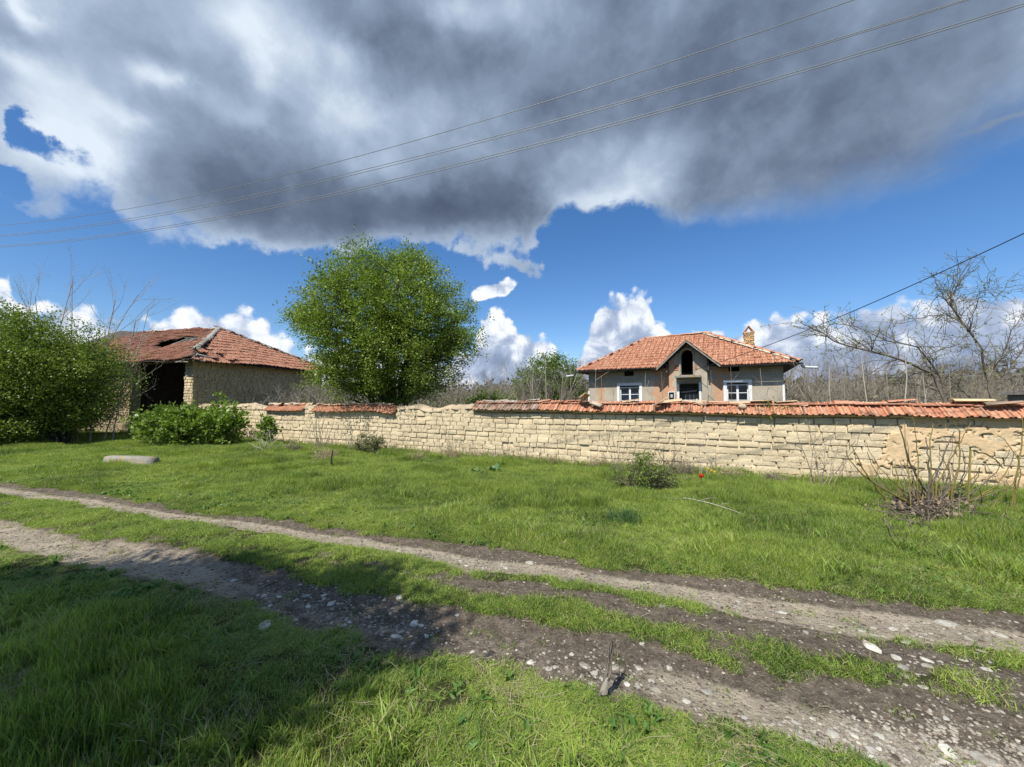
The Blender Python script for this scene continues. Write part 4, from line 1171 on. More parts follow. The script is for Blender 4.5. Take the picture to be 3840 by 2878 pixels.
# boards with the hole cut out under the left slope
V = []; F = []; nu, nv = 60, 20
for i in range(nu+1):
    for j in range(nv+1):
        u = Ltot*i/nu; v = LL*j/nv; y = BL+OVb-u; lim = -OVb+(ay_+OVb)*v/LL
        u2 = u if y >= lim else BL+OVb-lim
        p = OL+UL*u2+VL*v + np.array([0, 0, -.05+sagb(u2, v)]); V.append(tuple(p))
for i in range(nu):
    for j in range(nv):
        u = Ltot*(i+.5)/nu; v = LL*(j+.5)/nv
        if in_hole(u, v, 1.15): continue
        a = i*(nv+1)+j; F.append((a, a+nv+1, a+nv+2, a+1))
obj('roof_deck', V, np.array(F, np.int32), WOOD_DARK, barn)
for du in (-.45, 0.1, .5):
    p = OL+UL*(hc[0]+du)+VL*(hc[1]-1.2)+np.array([0, 0, -.2]); q = OL+UL*(hc[0]+du+.1)+VL*(hc[1]+1.2)+np.array([0, 0, -.14])
    V, F = tubes([([p, (p+q)/2+np.array([0, 0, .03]), q], .045)], 6); obj('rafter', V, F, WOOD, barn, True)
# hip end slope
LE = math.hypot(ay_+OVb, az_-ez); VE = np.array([0, ay_+OVb, az_-ez])/LE; WE = BW+2*OVb
def in_end(u, v):
    if v > LE: return False
    l = (ax_+OVb)*v/LE; r_ = WE-(WE-ax_-OVb)*v/LE
    if u < l+.12 or u > r_+.02: return False
    if u-l < .9 and .0 < v < 1.0 and vn(u, v, .3, 3) < .62: return False
    return True
sage = lambda u, v: -.10*math.exp(-((u-1.3)/1.0)**2-((v-.8)/.9)**2) - .03*math.sin(u*1.3)
Ms = slope_tiles(hipA, (1, 0, 0), VE, in_end, .24, .42, 0, WE, LE, rgB, 1.6, .085, sag=sage, sc=(.24/.26, 1.1, 1.5))
# slipped tiles
for k in range(9):
    u, v = rgB.uniform(.7, 2.2), rgB.uniform(.1, .9); a = rgB.normal()*.35
    U_ = np.array([1.0, 0, 0]); N_ = np.cross(U_, VE); x = U_*math.cos(a)+VE*math.sin(a); y = VE*math.cos(a)-U_*math.sin(a)
    Ms.append(basis(x, y, N_*1.4, hipA+U_*u+VE*v+N_*(.08+rgB.uniform(0, .05))))
place(deck, BF, 'tile', TILES, Ms, TILE_BARN, 150, 'tiles', rg=rgB)
place(deck, BF, 'tile', TILES, slope_tiles(np.array([BW+OVb, -OVb, ez]), (0, 1, 0), np.array([-(ax_+OVb), 0, az_-ez])/LL, lambda u, v: v < LL and u > (ay_+OVb)*v/LL and u < Ltot-4*v/LL, .24, .35, 0, Ltot, LL, rgB, 1.5, sc=(.24/.26, .98, 1.5)), TILE_BARN, 0, 'rear_tiles', rg=rgB)
cap_line(deck, BF, hipB+up, apx3+up*2, rgB, RIDGE_GREY, .36, .03, (1, 1, .8), 2.2)
cap_line(deck, BF, apx3-up, rend-up*3, rgB, RIDGE, .38, .03, (1, 1, .8), 1.4)
hA = hipA + (apx3-hipA)*.18
cap_line(deck, BF, hA+np.array([.0, 0, .0]), hipA+(apx3-hipA)*.52, rgB, RIDGE_GREY, .17, .08, (1.15, .8, 1.0), 3.0)
# mud and lichen crust over the upper hip
V = []; n = 26
for i in range(n+1):
    p = hipA+(apx3-hipA)*(.46+.5*i/n)
    for k in range(7):
        t_ = k/6*np.pi; r_ = .09+.07*rgB.random()
        V.append(p+np.array([-math.cos(t_)*r_*.75+.03, math.cos(t_)*r_*.75, math.sin(t_)*r_*.7+.05]))
obj('hip_crust', V, np.array([(i*7+k, i*7+7+k, i*7+8+k, i*7+k+1) for i in range(n) for k in range(6)], np.int32), noisy('lichen_crust', (.40, .38, .33), (.2, .18, .15), 18, bs=20, bstr=1, bdist=.04), barn, True)
# broken poles at the corner
for k in range(8):
    p = hipA + (apx3-hipA)*rgB.uniform(.0, .22) + rgB.normal(size=3)*np.array([.12, .12, .05]); d = rgB.normal(size=3)*np.array([.5, .5, .14]); 
    if k < 3: d = (hipA-apx3)*.10*rgB.uniform(.8, 1.6); 
    V, F = tubes([([p, p+d*.5+rgB.normal(size=3)*.02, p+d], [.04, .035, .025])], 6); obj('roof_pole', V, F, WOOD if k % 2 else WOOD_DARK, barn, True)
V, F = tubes([([(-.45, .5, 3.5), (-.5, .1, 3.52), (-.42, -.35, 3.48)], .035)], 6); obj('roof_pole', V, F, WOOD, barn, True)
for k in range(9):
    y = .8+k*.9
    MB().beam((-OVb+.05, y, ez-.06), (.6, y, ez+.3), .08, .1).build('rafter', WOOD_DARK, barn)
for k in range(9):
    x = .4+k*.9
    MB().beam((x, -OVb+.05, ez-.06), (x, .6, ez+.3), .08, .1).build('rafter', WOOD_DARK, barn)
# ------------------------------------------------------------------ vegetation builders
def bez(p, q, lift, n, rg, wob=.02):
    t = np.linspace(0, 1, n)[:, None]; c = (p+q)/2 + lift
    out = (1-t)**2*p + 2*t*(1-t)*c + t*t*q
    L = np.linalg.norm(q-p); out[1:-1] += rg.normal(size=(n-2, 3))*wob*L
    return out

def leafy(name, label, cat, base, cen, rad, nst, ncl, nleaf, lsize, leafmat, barkmat, rg, group=None, r0=.07, shell=.45, rc=.28, lump=.35, flat=1.0, base_spread=.15, aspect=.55, extra=(), minz=.1, up=.35, lowcut=None, sides=4, crown='crown', trunk='stems', outliers=0):
    base = np.array([base[0], base[1], float(gz(base[0], base[1]))]); cen = np.array(cen, float); rad = np.array(rad, float)
    rt = root(name, tuple(base), label, cat, group)
    polys = []; skel = []
    ga = rg.uniform(0, 6.28)
    for k in range(nst):
        a = ga + k*2.399; el = rg.uniform(.1, 1.0)
        d = np.array([math.cos(a)*math.sqrt(1-el**2), math.sin(a)*math.sqrt(1-el**2), el])
        tip = cen + d*rad*rg.uniform(.65, .92); b = base + np.array([math.cos(a), math.sin(a), 0])*base_spread*rg.random()
        dv = tip-b
        pts = bez(b, tip, np.array([-dv[0]*.18, -dv[1]*.18, abs(dv[2])*.12]), 9, rg, .012)
        rr = r0*rg.uniform(.6, 1.1)*np.linspace(1, .22, 9)
        polys.append((pts, rr)); skel.append(np.concatenate([pts[2:], rr[2:, None]], 1))
    S = np.concatenate(skel)
    C = []
    while len(C) < ncl:
        d = rg.normal(size=3); d /= np.linalg.norm(d)
        az_ = math.atan2(d[1], d[0])
        lm = 1 - lump + 2*lump*float(fb(az_*2.2+5, math.asin(d[2])*2.2+9, .8, int(ga*7) % 50, 3))
        rr = (shell + (1-shell)*rg.random()**.6)*lm if rg.random() < .8 else rg.random()*shell*lm
        p = cen + d*rad*min(rr, 1.12)
        if p[2] < base[2]+minz: continue
        if lowcut and p[2] < lowcut(p[0]-cen[0]): continue
        C.append(p)
    C = np.array(C)
    if outliers:
        for k in range(outliers):
            d = rg.normal(size=3); d[2] = abs(d[2])*.8; d /= np.linalg.norm(d); C[k] = cen + d*rad*rg.uniform(1.05, 1.22)
    for (ec, er, en) in extra:
        C = np.concatenate([C, np.array(ec)+rg.normal(size=(en, 3))*np.array(er)*.5])
    LC = []; LO = []
    for p in C:
        dd = np.linalg.norm(S[:, :3]-p, axis=1) + np.maximum(S[:, 2]-p[2]+.1, 0)*2.0 + rg.random(len(S))*.4
        s = S[np.argmin(dd)]
        pts = bez(s[:3], p, np.array([0, 0, .08*dd.min()]), 5, rg, .03)
        polys.append((pts, np.linspace(min(s[3]*.6, .02), .004, 5)))
        k = max(1, int(nleaf*rg.uniform(.5, 1.5)))
        od = (p-cen)/rad; od /= (np.linalg.norm(od)+1e-6)
        n1 = k//2
        t = rg.uniform(.35, 1.0, n1); i = np.minimum((t*4).astype(int), 3); f = (t*4-i)[:, None]
        on = pts[i]*(1-f)+pts[i+1]*f + rg.normal(size=(n1, 3))*rc*.25
        ax = rg.normal(size=3)+od*1.2; ax[2] += .4; ax /= np.linalg.norm(ax)
        q = p + rg.normal(size=(k-n1, 3))*rc*np.array([.42, .42, .3]) + ax*rg.uniform(-.3, 1.0, (k-n1, 1))*rc
        LC += [on, q]; LO += [np.tile(od, (k, 1))]
    LC = np.concatenate(LC); LO = np.concatenate(LO)*.8
    V, F = tubes(polys, sides); V = V-base
    obj(trunk, V, F, barkmat, rt, True, **({'kind': 'stuff'} if len(polys) > 300 else {}))
    V, F = leaves(LC-base, lsize, rg, aspect, up, out=LO)
    obj(crown, V, F, leafmat, rt, False)
    return rt

def bare_polys(rg, h, spread=.5, levels=4, r0=.06, nb=(5, 4, 4, 3), trunks=1, droop=0.0, wig=.06, straight=.5, ratio=.55):
    out = []
    def grow(p, d, L, r, lev):
        n = 7 if lev < 2 else 4
        pts = [p]; dd = d.copy()
        for i in range(n):
            dd = dd + rg.normal(size=3)*wig*(1+lev*.6) + np.array([0, 0, .06*straight - droop*lev*.06]); dd /= np.linalg.norm(dd)
            pts.append(pts[-1]+dd*L/n)
        pts = np.array(pts); out.append((pts, np.linspace(r, r*.35, n+1)))
        if lev >= levels: return
        m = nb[min(lev, len(nb)-1)]
        for k in range(m):
            t = rg.uniform(.25, 1.0); i = min(int(t*n), n-1); q = pts[i]+(pts[i+1]-pts[i])*(t*n-i)
            dl = pts[i+1]-pts[i]; dl /= np.linalg.norm(dl)
            e = dl + rg.normal(size=3)*spread; e[2] += .15*(1-droop); e /= np.linalg.norm(e)
            grow(q, e, L*ratio*rg.uniform(.7, 1.2)*(1.15-.4*t), r*(1-.6*t)*.6, lev+1)
    for k in range(trunks):
        a = rg.uniform(0, 6.28); b = np.array([math.cos(a), math.sin(a), 0])*(.12*trunks**.5 if trunks > 1 else 0)
        d = np.array([b[0]*1.6, b[1]*1.6, 1.0]) + rg.normal(size=3)*.08; d /= np.linalg.norm(d)
        grow(b, d, h*rg.uniform(.5, .7) if levels > 1 else h, r0*rg.uniform(.7, 1.1), 0)
    return out

def split_tree(rt, polys, bark, sides=4, budsz=0, rg=None, nbud=0, budmat=None):
    base = polys[0]
    big = [p for p in polys if p[1][0] > .45*polys[0][1][0]] or polys[:1]
    ids = {id(p) for p in big}; small = [p for p in polys if id(p) not in ids]
    V, F = tubes(big, 6); obj('trunk', V, F, bark, rt, True)
    if small:
        V, F = tubes(small, 3); obj('branches', V, F, bark, rt, True, **({'kind': 'stuff'} if len(small) > 60 else {}))
    if nbud:
        tips = np.concatenate([p[0][1:] for p in small]); C = tips[rg.integers(0, len(tips), nbud)] + rg.normal(size=(nbud, 3))*.015
        V, F = leaves(C, budsz, rg, .6, .3); obj('young_leaves', V, F, budmat or BUD, rt, False)

def copy_tree(rt, loc, rz, sc, label=None):
    r_ = rt.copy(); COL.objects.link(r_); r_.location = loc; r_.rotation_euler = (0, 0, rz); r_.scale = (sc, sc, sc)
    if label: r_['label'] = label
    for ch in list(rt.children):
        c = ch.copy(); COL.objects.link(c); c.parent = r_
    return r_

def g3(x, y): return (float(x), float(y), float(gz(x, y)))
def onpx(px, py): x, y = gp(px, py); return g3(x, y)

def P3(px, py, y): d = ray(px, py); t = y/d[1]; return np.array([d[0]*t, y, CAMH+d[2]*t])
# ---- tree in the middle, behind the wall
rgT = np.random.default_rng(61)
ty = 14.4; tx = at(1462, ty)
cz = CAMH + 255/FPX*ty
leafy('willow_like_tree', 'large fresh green tree with many dark stems, overhanging the wall between barn and house', 'tree',
      (tx, ty+.2), (at(1465, ty), ty-.1, cz), (3.0, 2.9, 2.72), 28, 2100, 60, .080, LEAF_TREE, BARK_DARK, rgT, r0=.062, shell=.55, rc=.30, lump=.42, minz=.9,
      lowcut=lambda dx: 1.35+max(0, -dx-1.2)*.25+max(0, dx-.6)*.42, trunk='stems', outliers=40, base_spread=.3,
      extra=[(P3(1165, 1205, ty), (.85, .5, .4), 55), (P3(1130, 1165, ty), (.5, .3, .25), 16), (P3(1350, 975, ty), (.7, .6, .5), 60), (P3(1540, 985, ty), (.8, .6, .45), 60), (P3(1730, 1290, ty), (.8, .6, .5), 55), (P3(1260, 1080, ty), (.6, .5, .5), 45), (P3(1230, 1400, ty), (.8, .6, .6), 60)])
# ---- big shrub on the left
rgS = np.random.default_rng(62)
sy = 14.6
leafy('large_shrub', 'big dark green shrub hiding the left half of the barn', 'shrub', (at(250, sy), sy), (at(45, sy), sy-.2, 2.45), (3.95, 1.9, 2.5), 22, 2900, 50, .085, LEAF_DARK, BARK_DARK, rgS, r0=.045, shell=.35, rc=.36, lump=.46, minz=.25,
      lowcut=lambda dx: .25+.55*max(0, dx-1.6), flat=.6, outliers=80, up=.1)
leafy('large_shrub', 'darker shrub pressed against the barn wall behind the big green one', 'shrub', (at(250, 17.4), 17.4), (at(240, 17.4), 17.4, 2.2), (2.7, 1.2, 2.1), 14, 1100, 50, .085, LEAF_DARK, BARK_DARK, np.random.default_rng(66), r0=.045, shell=.35, rc=.36, lump=.3, minz=.3)
leafy('large_shrub', 'low bright green growth at the far left edge, beside the big dark shrub', 'shrub', (at(-60, 14), 14.0), (at(-40, 14), 13.8, .9), (1.9, 1.2, 1.0), 8, 260, 40, .08, LEAF_LILAC, BARK_DARK, np.random.default_rng(63), r0=.02, rc=.3, minz=.15)
# tall dry stalks rising over it
for k, (px, ty_, h) in enumerate([(80, 1120, 0), (165, 1085, 0), (215, 1100, 0), (300, 1120, 0), (345, 1115, 0), (395, 1120, 0), (20, 1130, 0), (120, 1100, 0), (430, 1160, 0)]):
    rgk = np.random.default_rng(100+k); y = 15.4; top = CAMH+(1510-ty_)/FPX*y
    pl = bare_polys(rgk, top*1.75, .5, 3, .032, (9, 5, 3), 1, 0, .04, .6, .36)
    rt = root('dry_stalk', g3(at(px, y), y), ['second tall bare stem from the left over the shrub','bare stem above the middle of the big shrub','forked bare stem above the middle of the big shrub, beside another','bare stem over the right half of the shrub','bare stem in the group nearest the barn roof','bare stem leaning towards the barn roof','leftmost tall bare stem over the shrub','third tall bare stem from the left over the shrub','rightmost bare stem, where the shrub meets the barn roof'][k], 'dry stem', 'bare stems sticking out of the big shrub')
    split_tree(rt, pl, BARK_GREY, nbud=50, budsz=.035, rg=rgk, budmat=STRAW)
# pale dead twig in front of the dark opening
rgk = np.random.default_rng(120); pl = bare_polys(rgk, 1.5, .7, 2, .016, (6, 4), 1, 0, .12)
rt = root('dead_branch', g3(at(575, 14.4), 14.4), 'bleached forked twig standing in front of the dark barn opening', 'branch'); split_tree(rt, pl, TWIG_PALE)
# ---- lilac-like bushes in front of the barn and wall
rgL = np.random.default_rng(64)
leafy('leafy_bush', 'wide bright green bush with large leaves at the barn corner', 'bush', (at(720, 14.2), 14.2), (at(700, 14.2), 14.2, .68), (1.75, .7, .78), 22, 300, 26, .13, LEAF_LILAC, TWIG, rgL, r0=.014, rc=.22, aspect=.75, minz=.05, lump=.3, outliers=10)
leafy('leafy_bush', 'slim upright leafy bush against the wall right of the wide one', 'bush', (at(855, 14.3), 14.3), (at(860, 14.3), 14.3, .75), (.62, .4, .8), 9, 95, 24, .12, LEAF_LILAC, TWIG, rgL, r0=.012, rc=.18, aspect=.75, minz=.05)
leafy('leafy_bush', 'small leafy clump leaning on the wall below the first short piece of coping', 'bush', (at(1000, 14.3), 14.3), (at(998, 14.3), 14.35, .62), (.38, .25, .48), 6, 60, 22, .11, LEAF_LILAC, TWIG_PALE, rgL, r0=.01, rc=.14, aspect=.75, minz=.05)
leafy('leafy_bush', 'thin leafy shoots in front of the barn with a clump above the wall top', 'bush', (at(800, 15.2), 15.2), (at(810, 15.2), 15.3, .95), (.5, .3, .95), 7, 70, 18, .11, LEAF_LILAC, TWIG, rgL, r0=.01, rc=.15, aspect=.75, minz=.3)
leafy('ivy_patch', 'low grey green bush at the foot of the wall where it steps forward', 'bush', (at(1400, 11.9), 12.0), (at(1398, 11.9), 12.05, .28), (.48, .25, .38), 8, 60, 34, .05, LEAF_OLIVE, TWIG_PALE, rgL, r0=.008, rc=.12, minz=.02)
leafy('weed_bush', 'small pale weed bush against the wall, left of the low grey green bush', 'bush', (at(1345, 12.3), 12.4), (at(1350, 12.3), 12.4, .3), (.28, .18, .36), 6, 30, 26, .05, LEAF_OLIVE, TWIG_PALE, rgL, r0=.006, rc=.1, minz=.02)
# ---- green tree far behind, left of the house
leafy('round_bush', 'dense green bushy tree standing beyond the wall just left of the house', 'tree', (at(2060, 24), 24.0), (at(2060, 24), 24, 2.5), (2.2, 1.8, 2.1), 12, 620, 44, .12, LEAF_FAR, BARK, rgL, r0=.06, rc=.32, minz=.3, lump=.2)
leafy('round_bush', 'lower lighter green bush in front of the dense bushy tree left of the house', 'tree', (at(1850, 19), 19.0), (at(1850, 19), 19, 1.2), (1.3, 1.0, .95), 10, 200, 40, .10, LEAF_DARK, BARK, rgL, r0=.03, rc=.28, minz=.2)
leafy('round_bush', 'olive green bush at the left corner of the house', 'tree', (at(2185, 26), 26.0), (at(2170, 26), 26, 1.9), (1.5, 1.2, 1.3), 10, 180, 30, .10, LEAF_OLIVE, BARK_GREY, rgL, r0=.03, rc=.3, minz=.2)
for px, y, w_, h_, lb in ((1200, 22, 1.5, 1.9, 'grey green brush between the barn and the round tree'), (1680, 24, 2.2, 1.7, 'olive brush behind the right edge of the round tree')):
    leafy('brush', lb, 'bush', (at(px, y), y), (at(px, y), y, h_*.55), (w_, 1.0, h_), 14, 260, 20, .10, LEAF_OLIVE, BARK_GREY, rgL, r0=.03, rc=.32, minz=.2)

# ---- bare fruit tree on the right
rgF = np.random.default_rng(71)
fy = 10.2; bx = at(3450, fy)
def P3(px, py, y): d = ray(px, py); t = y/d[1]; return np.array([d[0]*t, y, CAMH+d[2]*t])
frt = root('bare_fruit_tree', g3(bx, fy), 'sparse crooked fruit tree with tiny new leaves behind the right end of the wall', 'tree')
fb0 = np.array(g3(bx, fy))
limbs = [
    ([(3560, 1560), (3500, 1400), (3330, 1335), (3150, 1290), (3060, 1235), (3010, 1215)], .075, 9.6),
    ([(3560, 1560), (3520, 1400), (3440, 1300), (3330, 1280), (3200, 1220), (3120, 1215), (3080, 1250)], .05, 10.3),
    ([(3740, 1560), (3700, 1420), (3680, 1310), (3620, 1220), (3560, 1140), (3590, 1060), (3650, 960)], .065, 10.2),
    ([(3680, 1310), (3600, 1200), (3540, 1120), (3500, 1060)], .03, 10.1),
    ([(3640, 1240), (3560, 1180), (3480, 1185), (3400, 1210), (3340, 1215)], .03, 9.9),
    ([(3700, 1420), (3760, 1330), (3790, 1240), (3830, 1200), (3850, 1180)], .04, 10.6),
    ([(3740, 1460), (3790, 1380), (3850, 1290), (3900, 1230)], .05, 10.9),
    ([(3440, 1400), (3480, 1330), (3560, 1300), (3620, 1300), (3700, 1350)], .025, 10.1),
    ([(3560, 1140), (3640, 1120), (3700, 1090), (3740, 1080)], .018, 10.2),
    ([(3560, 1480), (3430, 1440), (3330, 1440), (3200, 1480)], .035, 9.9),
    ([(3500, 1500), (3400, 1480), (3300, 1500), (3180, 1500)], .03, 10.4),
    ([(3650, 1500), (3560, 1420), (3420, 1400), (3250, 1420), (3120, 1400)], .03, 10.8),
    ([(3330, 1335), (3280, 1290), (3200, 1300), (3100, 1320)], .02, 9.6)]
polys = []
for pl, r_, y in limbs:
    P = np.array([P3(a, b, y+ .15*math.sin(i*1.7)) for i, (a, b) in enumerate(pl)])
    t = np.linspace(0, len(P)-1, len(P)*4); i = np.minimum(t.astype(int), len(P)-2); f = (t-i)[:, None]; f = f*f*(3-2*f)*.5+f*.5
    Q = P[i]*(1-f)+P[i+1]*f + rgF.normal(size=(len(t), 3))*.012
    rr = np.linspace(r_*.62, r_*.16, len(t)); polys.append((Q-fb0, rr*.72))
twg = []
for Q, rr in list(polys):
    for k in range(int(len(Q)*1.5)):
        i = rgF.integers(2, len(Q)-1); d = Q[min(i+1, len(Q)-1)]-Q[i]; d /= np.linalg.norm(d)+1e-6
        e = d+rgF.normal(size=3)*.8; e[2] += .25; e /= np.linalg.norm(e); L = rgF.uniform(.35, 1.15)
        pts = [Q[i]]
        for s_ in range(6): e = e+rgF.normal(size=3)*.17; e[2] -= .03*s_*.5; e /= np.linalg.norm(e); pts.append(pts[-1]+e*L/6)
        pts = np.array(pts); twg.append((pts, np.linspace(min(rr[i]*.6, .013), .004, 7)))
        for k2 in range(rgF.integers(1, 4)):
            j = rgF.integers(1, 6); e2 = rgF.normal(size=3); e2[2] += .4; e2 /= np.linalg.norm(e2)
            q = bez(pts[j], pts[j]+e2*rgF.uniform(.12, .45), rgF.normal(size=3)*.05, 4, rgF, .04); twg.append((q, np.linspace(.006, .003, 4)))
V, F = tubes(polys, 7); obj('trunk', V, F, BARK_FRUIT, frt, True)
V, F = tubes(twg, 3); obj('branches', V, F, BARK_FRUIT, frt, True, kind='stuff')
tips = np.concatenate([p[0][2:] for p in twg]); C = tips[rgF.integers(0, len(tips), 3200)]+rgF.normal(size=(3200, 3))*.02
V, F = leaves(C, .046, rgF, .6, .3); obj('young_leaves', V, F, BUD, frt)

# ---- brush and bare trees forming the far thicket
protos = []
for k in range(7):
    rgk = np.random.default_rng(200+k)
    pl = bare_polys(rgk, 5.0, .5, 4 if k < 4 else 3, .042, (7, 5, 4, 3), 1 if k < 4 else 5, 0.0, .07, .7, .52)
    rt = root('bare_tree', (0, 0, 0), 'x', 'tree', 'leafless trees in the far thicket')
    split_tree(rt, pl, BARK_GREY if k % 2 else TWIG, nbud=260 if k in (1, 4) else 0, budsz=.05, rg=rgk)
    protos.append(rt)
rgW = np.random.default_rng(81); first = [True]*7
spots = []
for px in np.arange(2965, 3900, 31): spots.append((px+rgW.normal()*10, rgW.uniform(18, 28), rgW.uniform(.7, 1.2), 'r'))
for px in np.arange(3180, 3900, 60): spots.append((px+rgW.normal()*14, rgW.uniform(13, 16), rgW.uniform(.6, .9), 'r'))
for px in np.arange(1640, 2210, 20): spots.append((px+rgW.normal()*8, rgW.uniform(21, 31), rgW.uniform(.8, 1.2), 'm'))
for px in np.arange(1080, 1260, 24): spots.append((px+rgW.normal()*8, rgW.uniform(20, 28), rgW.uniform(.6, .9), 'l'))
spots += [(2300, 30, 1.22, 'h'), (2255, 31, 1.05, 'h'), (2330, 32, 1.15, 'h'), (3010, 20, 1.15, 'r'), (2975, 22, 1.12, 'r'), (3100, 21, 1.1, 'r'), (3060, 17, .8, 'r')]
def zone(z_, px, s_):
    sz = 'tall' if s_ > 1.08 else ('low' if s_ < .85 else 'middling')
    if z_ == 'r': w_ = 'just right of the house' if px < 3080 else 'under the left reach of the fruit tree' if px < 3250 else 'behind the middle of the fruit tree' if px < 3480 else 'behind the fruit tree fork' if px < 3680 else 'behind the wall at the far right edge'
    elif z_ == 'm': w_ = 'behind the right flank of the round green tree' if px < 1780 else 'between the round tree and the bushy tree' if px < 1950 else 'behind the bushy tree left of the house'
    elif z_ == 'l': w_ = 'against the right end of the barn' if px < 1130 else 'midway in the gap between the barn and the round tree' if px < 1195 else 'beside the left flank of the round tree'
    else: return 'leafless tree whose twigs show above the left side of the house roof'
    return sz+' leafless grey tree '+w_
LB = {'r': 'leafless grey tree in the thicket behind the wall, right of the house', 'm': 'leafless grey tree in the thicket between the round tree and the house',
      'l': 'leafless grey tree in the gap between the barn and the round tree', 'h': 'leafless tree whose twigs show above the left side of the house roof'}
for i, (px, y, s_, z_) in enumerate(spots):
    k = int(rgW.integers(0, 7)); loc = g3(at(px, y), y); rz = rgW.uniform(0, 6.28)
    if first[k]:
        o = protos[k]; o.location = loc; o.rotation_euler = (0, 0, rz); o.scale = (s_, s_, s_); o['label'] = zone(z_, px, s_); first[k] = False
    else: o = copy_tree(protos[k], loc, rz, s_, zone(z_, px, s_))
    o['group'] = {'r': 'leafless trees right of the house', 'm': 'leafless trees left of the house', 'l': 'leafless trees beside the barn', 'h': 'leafless trees behind the house'}[z_]
for k in range(7):
    if first[k]:
        for c in list(protos[k].children): bpy.data.objects.remove(c)
        bpy.data.objects.remove(protos[k])
# low undergrowth mass behind (one stuff object of twigs and leaves)
def undergrowth(name, spots_, rg, hmax, leafmat, n_leaf, n_tw):
    C = []; tw = []
    for x, y, w_, h in spots_:
        n = int(n_tw*w_)
        for k in range(n):
            p = np.array([x+rg.normal()*w_*.5, y+rg.normal()*.8, 0]); hh = h*rg.uniform(.5, 1.1)
            q = p+np.array([rg.normal()*.35, rg.normal()*.3, hh]); pts = bez(p, q, rg.normal(size=3)*.2, 5, rg, .05); tw.append((pts, np.linspace(.018, .005, 5)))
            for j in range(3):
                a = pts[rg.integers(1, 5)]; e = rg.normal(size=3); e[2] = abs(e[2]); tw.append((np.array([a, a+e*.2+rg.normal(size=3)*.03, a+e*.38]), np.array([.008, .006, .003])))
        m_ = int(n_leaf*w_); C.append(np.stack([x+rg.normal(size=m_)*w_*.55, y+rg.normal(size=m_)*.7, h*rg.beta(1.6, 1.9, m_)], 1))
    C = np.concatenate(C)
    nz_ = fb(C[:, 0]*1.3, C[:, 2]*1.8+C[:, 1], .7, 3, 3); C = C[nz_ > .43]
    V, F = leaves(C, .10, rg, .6, .3); obj(name, V, F, leafmat, None, kind='stuff', label='low mixed green and olive undergrowth in the thicket behind the wall')
    V, F = tubes(tw, 3); obj('undergrowth_twigs', V, F, BARK_GREY, None, True, kind='stuff', label='tangle of thin grey twigs in the undergrowth behind the wall')
rgU = np.random.default_rng(82)
sp = [(at(px, y), y, 1.6, h) for px in np.arange(2980, 3950, 55) for y, h in ((rgU.uniform(15, 19), 1.9), (rgU.uniform(22, 28), 2.5))]
undergrowth('undergrowth', sp, rgU, 2, LEAF_OLIVE, 900, 26)
sp = [(at(px, y), y, 1.6, h) for px in np.arange(1050, 2230, 60) for y, h in ((rgU.uniform(19, 23), 1.9), (rgU.uniform(26, 32), 2.6))]
undergrowth('undergrowth', sp, rgU, 2, LEAF_OLIVE, 360, 22)
# far wood to close the horizon
rgV = np.random.default_rng(83); n = 46000
az_ = rgV.uniform(-62, 62, n); dist = rgV.uniform(45, 75, n); hh = (2.6+2.2*vn(az_, az_*0, 3.0, 5)+1.0*vn(az_, az_*0, .8, 6))*rgV.beta(1.5, 1.3, n)
C = np.stack([np.sin(np.radians(az_))*dist, np.cos(np.radians(az_))*dist, hh], 1)
V, F = leaves(C, .5, rgV, .6, .3); obj('far_wood', V, F, noisy('far_wood', (.085, .085, .055), (.14, .13, .09), .3, bs=4), None, kind='stuff', label='distant low wood along the horizon')

# ---- standing poles and saplings just behind the wall
for k, (px, t_, y, r_, lean, mt) in enumerate([(2000, 1385, 12.6, .018, -.03, TWIG_PALE), (1990, 1430, 12.9, .013, .0, TWIG_PALE), (2045, 1345, 12.4, .017, -.04, TWIG_PALE), (2110, 1400, 12.0, .012, .05, TWIG_PALE), (2030, 1480, 12.2, .01, .2, TWIG),
        (3230, 1335, 9.0, .026, -.30, TWIG_PALE), (3320, 1320, 9.1, .02, -.06, BARK_GREY), (3395, 1330, 9.2, .03, .12, TWIG_PALE), (3460, 1400, 8.9, .018, .0, TWIG_PALE), (3365, 1440, 8.8, .014, -.05, TWIG), (3170, 1400, 9.2, .013, .05, BARK_GREY), (3110, 1380, 9.3, .02, -.02, TWIG_PALE), (3560, 1390, 8.6, .016, .0, BARK_GREY)]):
    top = P3(px, t_, y); b = np.array([top[0]-lean*1.0, y, 0]); pts = bez(b, top, np.array([.05*math.sin(k), 0, 0]), 6, rgF, .006)
    V, F = tubes([(pts-b, np.linspace(r_*.75, r_*.3, 6))], 6)
    grp = 'thin poles behind the wall left of the house' if px < 2500 else 'thin poles behind the right part of the wall'
    o = bpy.data.objects.new('bare_sapling', raw_mesh('bare_sapling', V, F, True, mt)); o.location = b
    finish(o, 'thin pale sapling rising behind the coping left of the house' if px < 2500 else 'pale branchless pole rising behind the wall under the fruit tree', 'sapling', grp)
